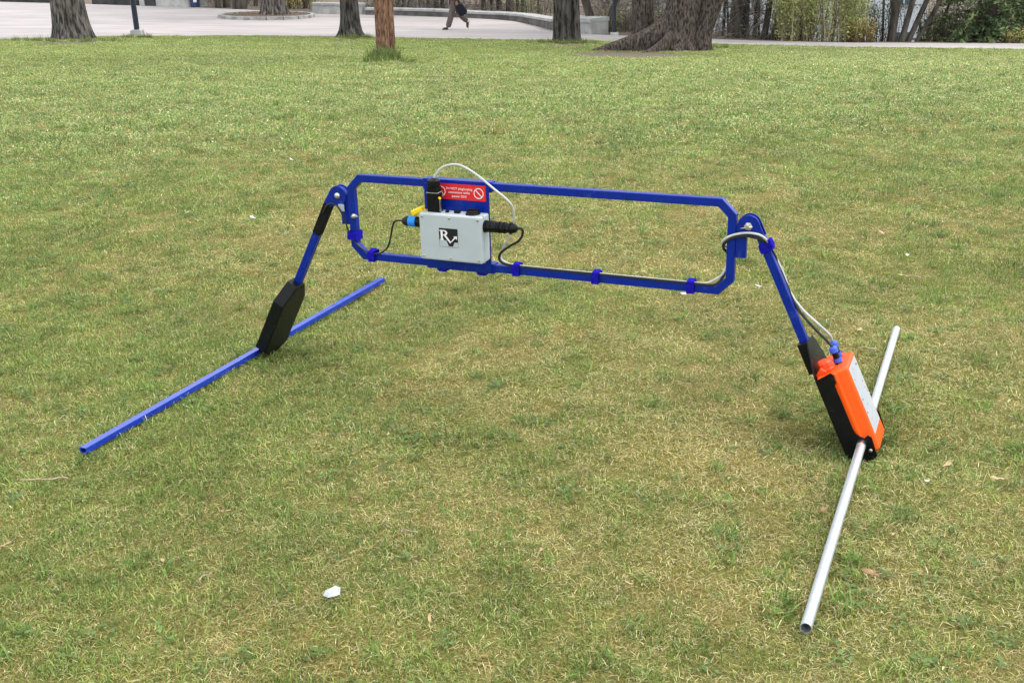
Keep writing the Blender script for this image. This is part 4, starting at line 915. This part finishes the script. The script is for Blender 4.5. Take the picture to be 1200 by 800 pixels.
# pale building glimpsed through the wood
def building(x0, x1, Y, zb, zt, label):
    o = empty('pale_building', ((x0 + x1) / 2, Y, zb)); tag(o, label, 'building'); W = x1 - x0; Hh = zt - zb
    MB().box((0, 4, Hh / 2), (W, 8, Hh)).build('wall', 'facade', o)
    MB().box((0, 4, Hh + .2), (W + .6, 8.6, .35)).build('roof', 'roof', o)
    n = int(W / 2.6)
    for r_ in range(max(1, int(Hh / 2.9))):
        for i in range(n):
            x = -W / 2 + (i + .5) * W / n; z = 1.5 + r_ * 2.9
            w_ = MB().box((x, -.03, z), (1.15, .12, 1.45)).build('window', 'glass', o)
            MB().box((x, -.11, z), (.07, .05, 1.40)).build('mullion', 'facade', w_); MB().box((x, -.10, z - .78), (1.35, .16, .07)).build('sill', 'roof', w_)
building(6.5, 23, 62, -6.6, 1.5, 'pale building with dark windows glimpsed through the leaning trunks')
building(-9, 3.0, 84, -7.0, 1.6, 'pale building glimpsed between the bare trunks behind the low wall')

# ------------------------------------------------------------------ litter on the lawn
def leaf_piece(px, py, L, W, kind, label, group, curl=.3, name='dead_leaf', cat='leaf'):
    p = at(px, py); rs = np.random.default_rng(int(px * 7 + py)); n = 7; V, F = [], []
    for i in range(n):
        t = i / (n - 1); w_ = W * (math.sin(math.pi * (t * .92 + .04)) ** .7) * rs.uniform(.85, 1.1); x = (t - .5) * L
        for j in (-1, 0, 1): V.append((x + rs.normal(0, L * .02), j * w_ / 2 * rs.uniform(.7, 1.25) + L * .12 * math.sin(3 * t), .003 + 1.6 * curl * abs(j) * w_ * .5 * rs.uniform(.2, 1.2) + curl * L * (t - .5) ** 2 * 1.5 + rs.uniform(0, .003)))
    for i in range(n - 1):
        for j in (0, 1): a = i * 3 + j; F.append((a, a + 3, a + 4, a + 1))
    k0 = len(V); V += [(x, y, z - .0009) for x, y, z in V]; F += [tuple(k0 + q for q in f[::-1]) for f in F]
    o = MB().add(V, F, True).build(name, kind); o.location = (p.x, p.y, zgf(p.x, p.y) + .015); o.rotation_euler = (rs.uniform(-.35, .35), rs.uniform(-.35, .35), rs.uniform(0, 6.28)); tag(o, label, cat, group); return o
for px, py, L in ((416, 591, .035), (735, 693, .034), (505, 733, .028), (1017, 680, .042), (1167, 569, .05), (966, 605, .03), (1047, 635, .025), (1056, 328, .06), (266, 607, .03), (192, 665, .026), (9, 646, .03), (1009, 393, .05), (1108, 552, .045), (637, 652, .03), (1031, 277, .05)):
    leaf_piece(px, py, L, L * random.uniform(.22, .46), random.choice(['dead_leaf', 'dead_leaf', 'dry_brown']), 'dry tan leaf lying curled in the short grass', 'dry leaves on the lawn')
for px, py, L in ((935, 249, .035), (888, 340, .03), (1063, 304, .035), (1086, 571, .022), (213, 160, .05), (287, 165, .045), (342, 190, .04), (300, 145, .045), (297, 259, .05), (220, 253, .035), (801, 350, .035)):
    leaf_piece(px, py, L, L * .5, 'petal', 'small white petal lying on the lawn', 'white petals on the lawn', .2, 'white_petal', 'petal')
pp_ = at(390, 702); o = MB(); V = [(-.024, -.004, .004), (-.012, -.013, .000), (.004, -.016, .009), (.018, -.010, .001), (.023, .008, .014), (.010, .014, .020), (-.004, .012, .010), (-.016, .008, .012), (0, 0, .016)]
o.add(V, [(8, i, (i + 1) % 8) for i in range(8)]); k0 = len(o.v); o.add([(x, y, z - .001) for x, y, z in V], [(8, (i + 1) % 8, i) for i in range(8)])
o = o.build('paper_scrap', 'paper'); o.scale = (.9, .85, .45); o.location = (pp_.x, pp_.y, .018); o.rotation_euler = (R(20), 0, .3); tag(o, 'torn scrap of white paper lying in the grass', 'paper')
def stick(a, b, r, label, n=6):
    A_, B_ = at(*a), at(*b); c = A_.lerp(B_, .5); pts = []
    for i in range(n):
        t = i / (n - 1); q = A_.lerp(B_, t); pts.append(Vector((q.x - c.x, q.y - c.y, zgf(q.x, q.y) - zgf(c.x, c.y) + random.uniform(0, .008))) + Vector((random.uniform(-.006, .006), random.uniform(-.006, .006), 0)))
    o = MB().tube(spline(pts, 3), r, 6).build('fallen_twig', 'twig'); o.location = (c.x, c.y, zgf(c.x, c.y) + .022); tag(o, label, 'twig', 'twigs on the lawn')
stick((27, 573), (84, 568), .0024, 'long thin bent twig lying near the end of the blue foot tube')
stick((1005, 415), (1026, 417), .003, 'short pale twig beside the aluminium foot tube')
stick((1062, 329), (1080, 333), .0026, 'short twig lying beyond the orange sensor unit')
stick((233, 690), (247, 682), .002, 'short straight twig in the grass near the paper scrap')
stick((470, 632), (492, 634), .002, 'thin crooked twig in the short grass under the frame')
stick((1010, 65), (1040, 64.5), .012, 'dark stick lying on the far green lawn')
stick((500, 92), (534, 92), .008, 'pale branch lying beside the long grass of the red-brown tree')

# ------------------------------------------------------------------ grass
def tuft(seed, kinds, rad):
    """kinds: list of (count, length range, width, uprightness, colours)"""
    rs = np.random.default_rng(seed); VV, FF, CC = [], [], []; k0 = 0
    for (n, (l0, l1), w, upr, cols_) in kinds:
        r = rad * np.sqrt(rs.uniform(0, 1, n)); a = rs.uniform(0, 6.283, n); b0 = np.c_[r * np.cos(a), r * np.sin(a), np.full(n, -.003)]
        L = rs.uniform(l0, l1, n); az = rs.uniform(0, 6.283, n); el = np.clip(rs.normal(upr, .28, n), .04, 1.5)
        dh = np.c_[np.cos(az), np.sin(az), np.zeros(n)]
        d1 = dh * np.cos(el)[:, None] + np.array([0, 0, 1]) * np.sin(el)[:, None]
        el2 = el - rs.uniform(.1, .9, n); d2 = dh * np.cos(el2)[:, None] + np.array([0, 0, 1]) * np.sin(el2)[:, None]
        if upr < .4: b0[:, 2] += rs.uniform(0, .012, n)
        m_ = b0 + d1 * (L * .55)[:, None]; e_ = m_ + d2 * (L * .45)[:, None]; e_[:, 2] = np.maximum(e_[:, 2], .001)
        sd = np.c_[-np.sin(az + rs.normal(0, .5, n)), np.cos(az), np.zeros(n)]; ww = w * rs.uniform(.6, 1.3, n)[:, None]
        V = np.stack([b0 - sd * ww * .4, b0 + sd * ww * .4, m_ + sd * ww * .5, m_ - sd * ww * .5, e_], 1).reshape(-1, 3)
        f = np.array([(0, 1, 2), (0, 2, 3), (3, 2, 4)]); FF.append((np.arange(n)[:, None, None] * 5 + f[None]).reshape(-1, 3) + k0); VV.append(V); k0 += len(V)
        cs = np.array(cols_)[rs.integers(0, len(cols_), n)] * rs.uniform(.5, 1.4, (n, 1)); CC.append(np.repeat(cs, 5, 0))
    me = np_mesh('grass_tuft', np.concatenate(VV), np.concatenate(FF), [MAT['grass']], False); set_col(me, np.concatenate(CC)); return me
def broadleaf(seed, n, h, size, cols_):
    rs = np.random.default_rng(seed); VV, FF, CC = [], [], []
    for i in range(n):
        a = rs.uniform(0, 6.283); r = rs.uniform(.1, 1) * .05; c = np.array([r * math.cos(a), r * math.sin(a), rs.uniform(.4, 1) * h]); d = np.array([math.cos(a), math.sin(a), rs.uniform(-.1, .5)]); d /= np.linalg.norm(d); s_ = np.cross(d, [0, 0, 1]); L = size * rs.uniform(.7, 1.3); W = L * .38
        k0 = len(VV); VV += [c - d * L * .5, c - d * L * .1 + s_ * W, c + d * L * .3 + s_ * W * .8, c + d * L * .5 + np.array([0, 0, -.004]), c + d * L * .3 - s_ * W * .8, c - d * L * .1 - s_ * W, c * [1, 1, 0]]
        FF += [(k0, k0 + 1, k0 + 2), (k0, k0 + 2, k0 + 3), (k0, k0 + 3, k0 + 4), (k0, k0 + 4, k0 + 5)]; CC += [np.array(cols_[rs.integers(0, len(cols_))]) * rs.uniform(.8, 1.2)] * 7
    me = np_mesh('weed_tuft', np.array(VV), np.array(FF), [MAT['grass']], False); set_col(me, np.array(CC)); return me
GREEN = [(0.214, 0.323, 0.066), (0.278, 0.373, 0.086), (0.139, 0.240, 0.050), (0.353, 0.412, 0.119)]
STRAW = [(0.721, 0.632, 0.312), (0.612, 0.523, 0.219), (0.874, 0.796, 0.485), (0.459, 0.371, 0.150)]
MOSS = [(0.330, 0.329, 0.067), (0.254, 0.258, 0.051), (0.419, 0.363, 0.097), (0.330, 0.247, 0.085)]
LIME = [(0.347, 0.407, 0.100), (0.286, 0.363, 0.090), (0.469, 0.484, 0.100)]
FIELD = [(0.167, 0.310, 0.078), (0.218, 0.356, 0.106), (0.121, 0.236, 0.062), (0.263, 0.379, 0.134)]
PROTO = {}
protos = []
def reg(kind, me):
    o = bpy.data.objects.new('grass_tuft', me); protos.append(o); PROTO.setdefault(kind, []).append(len(protos) - 1)
for s_ in range(4): reg('green', tuft(100 + s_, [(40, (.016, .036), .0020, .95, GREEN), (12, (.014, .032), .0015, .25, STRAW), (14, (.01, .02), .002, .8, MOSS)], .055))
for s_ in range(4): reg('straw', tuft(200 + s_, [(26, (.012, .034), .0016, .2, STRAW), (1, (.03, .05), .0015, .2, STRAW), (12, (.010, .022), .0016, .7, STRAW), (16, (.012, .026), .0018, .9, GREEN), (10, (.008, .018), .002, .8, MOSS)], .06))
for s_ in range(3): reg('moss', tuft(300 + s_, [(60, (.007, .018), .0022, .9, MOSS), (8, (.02, .045), .0016, .15, STRAW)], .05))
for s_ in range(3): reg('tall', tuft(400 + s_, [(20, (.03, .07), .0032, .8, [(.13, .25, .045), (.18, .30, .06), (.22, .33, .08)]), (8, (.03, .06), .002, .4, STRAW)], .03))
for s_ in range(3): reg('weed', broadleaf(500 + s_, 7, .020, .015, [(.15, .25, .07), (.12, .21, .06), (.19, .28, .10)]))
for s_ in range(3): reg('lime', tuft(600 + s_, [(22, (.014, .036), .004, .9, LIME), (18, (.012, .03), .004, .6, FIELD)], .06))
for s_ in range(3): reg('field', tuft(700 + s_, [(40, (.010, .026), .0042, .85, FIELD), (14, (.012, .03), .003, .3, STRAW), (6, (.012, .026), .004, .8, LIME)], .07))
for s_ in range(2): reg('long', tuft(800 + s_, [(46, (.12, .36), .010, 1.1, [(.18, .26, .07), (.25, .32, .09), (.14, .20, .055)]), (8, (.1, .25), .006, .9, STRAW)], .12))
pcol = bpy.data.collections.new('grass_tufts')
for o in protos: pcol.objects.link(o)
# order in Collection Info follows names
order = sorted(range(len(protos)), key=lambda i: protos[i].name)
rank = {i: r_ for r_, i in enumerate(order)}
def vnoise(x, y, s_, seed):
    rs = np.random.default_rng(seed); T = rs.uniform(0, 1, (64, 64)); u, v = x * s_ + 500, y * s_ + 500; i, j = np.floor(u).astype(int), np.floor(v).astype(int); fx, fy = u - i, v - j; fx = fx * fx * (3 - 2 * fx); fy = fy * fy * (3 - 2 * fy)
    g = lambda a, b: T[a % 64, b % 64]
    return (g(i, j) * (1 - fx) + g(i + 1, j) * fx) * (1 - fy) + (g(i, j + 1) * (1 - fx) + g(i + 1, j + 1) * fx) * fy
PT, RO, SC, ID = [], [], [], []
def sow(y0, y1, dens, scale, seed):
    rs = np.random.default_rng(seed); hw1 = .49 * y1 + 1.3; n = int(dens * 2 * hw1 * (y1 - y0)); y = rs.uniform(y0, y1, n); x = rs.uniform(-hw1, hw1, n)
    keep = (np.abs(x) < .49 * y + 1.3) & (y < lawn_edge(x) + .05 + .12 * vnoise(x, y, 3, 1)); x, y = x[keep], y[keep]
    so = soil_at(x, y) * (.55 + .9 * vnoise(x, y, 5, 9)); keep = rs.uniform(0, 1, len(x)) > np.clip(so * 1.25, 0, 1); x, y = x[keep], y[keep]; n = len(x)
    dry = .55 * vnoise(x, y, 1.1, 2) + .3 * vnoise(x, y, 3.1, 3) + .15 * vnoise(x, y, 9, 4)
    far_ = sst(4.5, 11, y)
    base = .54 + .20 * sst(2.1, 3.0, y) * (1 - sst(6, 10, y)); p_dry = np.clip(base + 2.3 * (dry - .5), .04, .95) * (1 - .64 * far_) + .06 + far_ * .45 * np.clip(vnoise(x, y, .33, 14) + .45 * vnoise(x, y, 1.4, 15) - .85, 0, .5)
    u = rs.uniform(0, 1, n); mossy = vnoise(x, y, 1.7, 5)
    kind = np.where(u < p_dry * (.55 + .0 * mossy), 'straw', np.where(u < p_dry * (.55 + .55 * mossy), 'moss', 'green')).astype(object)
    fieldm = (rs.uniform(0, 1, n) < far_) & (kind == 'green'); kind[fieldm] = 'field'
    u2 = rs.uniform(0, 1, n); wd = vnoise(x, y, 2.3, 6)
    kind[(u2 < .02 + .06 * (wd > .6)) & (y < 9)] = 'weed'; kind[(u2 > .965) & (y < 14)] = 'tall'
    lime = sst(11, 23, y) * np.clip(1.1 * (vnoise(x, y, .7, 7) + .5 * vnoise(x, y, 3, 8) - .62) + .16 * sst(6, -2, x), 0, .40); kind[u2 < lime] = 'lime'
    idx = np.array([rank[PROTO[k_][rs.integers(0, len(PROTO[k_]))]] for k_ in kind])
    PT.append(np.c_[x, y, zg(x, y) + bumps(x, y) - .004]); RO.append(np.c_[rs.normal(0, .08, n), rs.normal(0, .08, n), rs.uniform(0, 6.283, n)]); SC.append(scale * rs.uniform(.7, 1.25, n)); ID.append(idx)
sow(.7, 2.6, 1300, .78, 31); sow(2.6, 4.6, 1100, .85, 32); sow(4.6, 8, 560, 1.05, 33); sow(8, 14, 230, 1.5, 34); sow(14, 34, 120, 1.9, 35)
def ring(px, py, rx, ry, n, sc_, kind='long', seed=1):
    rs = np.random.default_rng(seed); p = at(px, py); a = rs.uniform(0, 6.283, n); q = np.sqrt(rs.uniform(.0, 1, n)); x, y = p.x + rx * q * np.cos(a), p.y + ry * q * np.sin(a)
    PT.append(np.c_[x, y, zg(x, y)]); RO.append(np.c_[rs.normal(0, .08, n), rs.normal(0, .08, n), rs.uniform(0, 6.283, n)]); SC.append(sc_ * rs.uniform(.6, 1.2, n)); ID.append(np.array([rank[PROTO[kind][rs.integers(0, len(PROTO[kind]))]] for _ in range(n)]))
ring(451, 71, .20, .4, 26, .95, seed=1); ring(448, 73, .34, .5, 16, .6, seed=2); ring(458, 74, .5, .6, 18, .35, seed=12); ring(418, 45.5, .55, .3, 26, .6, seed=3); ring(162, 45, .38, .2, 16, .6, seed=4); ring(40, 49, .6, .25, 16, .55, seed=5); ring(110, 49, .7, .3, 22, .5, seed=6); ring(652, 51, .8, .35, 26, .5, seed=7); ring(682, 51, .5, .3, 14, .5, seed=8); ring(828, 57, .55, .35, 26, .5, seed=9); ring(800, 57.5, .5, .3, 16, .45, seed=10)
def along(u, y0, y1, n, off, seed):
    rs = np.random.default_rng(seed); w = rs.uniform(y0, y1, n); uu = u + off * np.sign(rs.normal(0, 1, n)) * rs.uniform(.9, 2.0, n); x = PX0 + uu * cph - w * sph; y = PY0 + uu * sph + w * cph
    PT.append(np.c_[x, y, zg(x, y) + bumps(x, y) - .004]); RO.append(np.c_[rs.normal(0, .1, n), rs.normal(0, .1, n), rs.uniform(0, 6.283, n)]); SC.append(rs.uniform(.8, 1.25, n))
    kn_ = rs.choice(['green', 'straw', 'green', 'tall', 'weed'], n, p=[.4, .25, .2, .1, .05]); ID.append(np.array([rank[PROTO[q][rs.integers(0, len(PROTO[q]))]] for q in kn_]))
along(-1.0737, -.95, .88, 170, .034, 51); along(1.073, -1.05, .93, 170, .036, 52); along(1.05, -.14, .12, 40, .05, 53); along(-1.06, -.12, .08, 30, .045, 54)
PTc, ROc, SCc, IDc = np.concatenate(PT), np.concatenate(RO), np.concatenate(SC), np.concatenate(ID)
gme = bpy.data.meshes.new('grass'); gme.vertices.add(len(PTc)); gme.vertices.foreach_set('co', PTc.astype(np.float32).ravel())
gme.attributes.new('rot', 'FLOAT_VECTOR', 'POINT').data.foreach_set('vector', ROc.astype(np.float32).ravel())
gme.attributes.new('scl', 'FLOAT', 'POINT').data.foreach_set('value', SCc.astype(np.float32))
gme.attributes.new('idx', 'INT', 'POINT').data.foreach_set('value', IDc.astype(np.int32))
gme.update()
grass = link_mesh('grass', gme); tag(grass, 'short dry spring grass, moss and weeds covering the lawn', 'grass', kind='stuff')
ng = bpy.data.node_groups.new('grass_scatter', 'GeometryNodeTree')
ng.interface.new_socket('Geometry', in_out='INPUT', socket_type='NodeSocketGeometry'); ng.interface.new_socket('Geometry', in_out='OUTPUT', socket_type='NodeSocketGeometry')
N_ = ng.nodes; gi, go = N_.new('NodeGroupInput'), N_.new('NodeGroupOutput')
ci = N_.new('GeometryNodeCollectionInfo'); ci.inputs['Collection'].default_value = pcol; ci.inputs['Separate Children'].default_value = True; ci.inputs['Reset Children'].default_value = True
ip = N_.new('GeometryNodeInstanceOnPoints'); ip.inputs['Pick Instance'].default_value = True
def named(nm, t): q = N_.new('GeometryNodeInputNamedAttribute'); q.data_type = t; q.inputs['Name'].default_value = nm; return q.outputs['Attribute']
er = N_.new('FunctionNodeEulerToRotation')
LK = ng.links; LK.new(named('rot', 'FLOAT_VECTOR'), er.inputs[0]); LK.new(er.outputs[0], ip.inputs['Rotation']); LK.new(named('scl', 'FLOAT'), ip.inputs['Scale']); LK.new(named('idx', 'INT'), ip.inputs['Instance Index'])
LK.new(gi.outputs[0], ip.inputs['Points']); LK.new(ci.outputs[0], ip.inputs['Instance']); LK.new(ip.outputs[0], go.inputs[0])
grass.modifiers.new('scatter', 'NODES').node_group = ng
print('grass tufts', len(PTc))
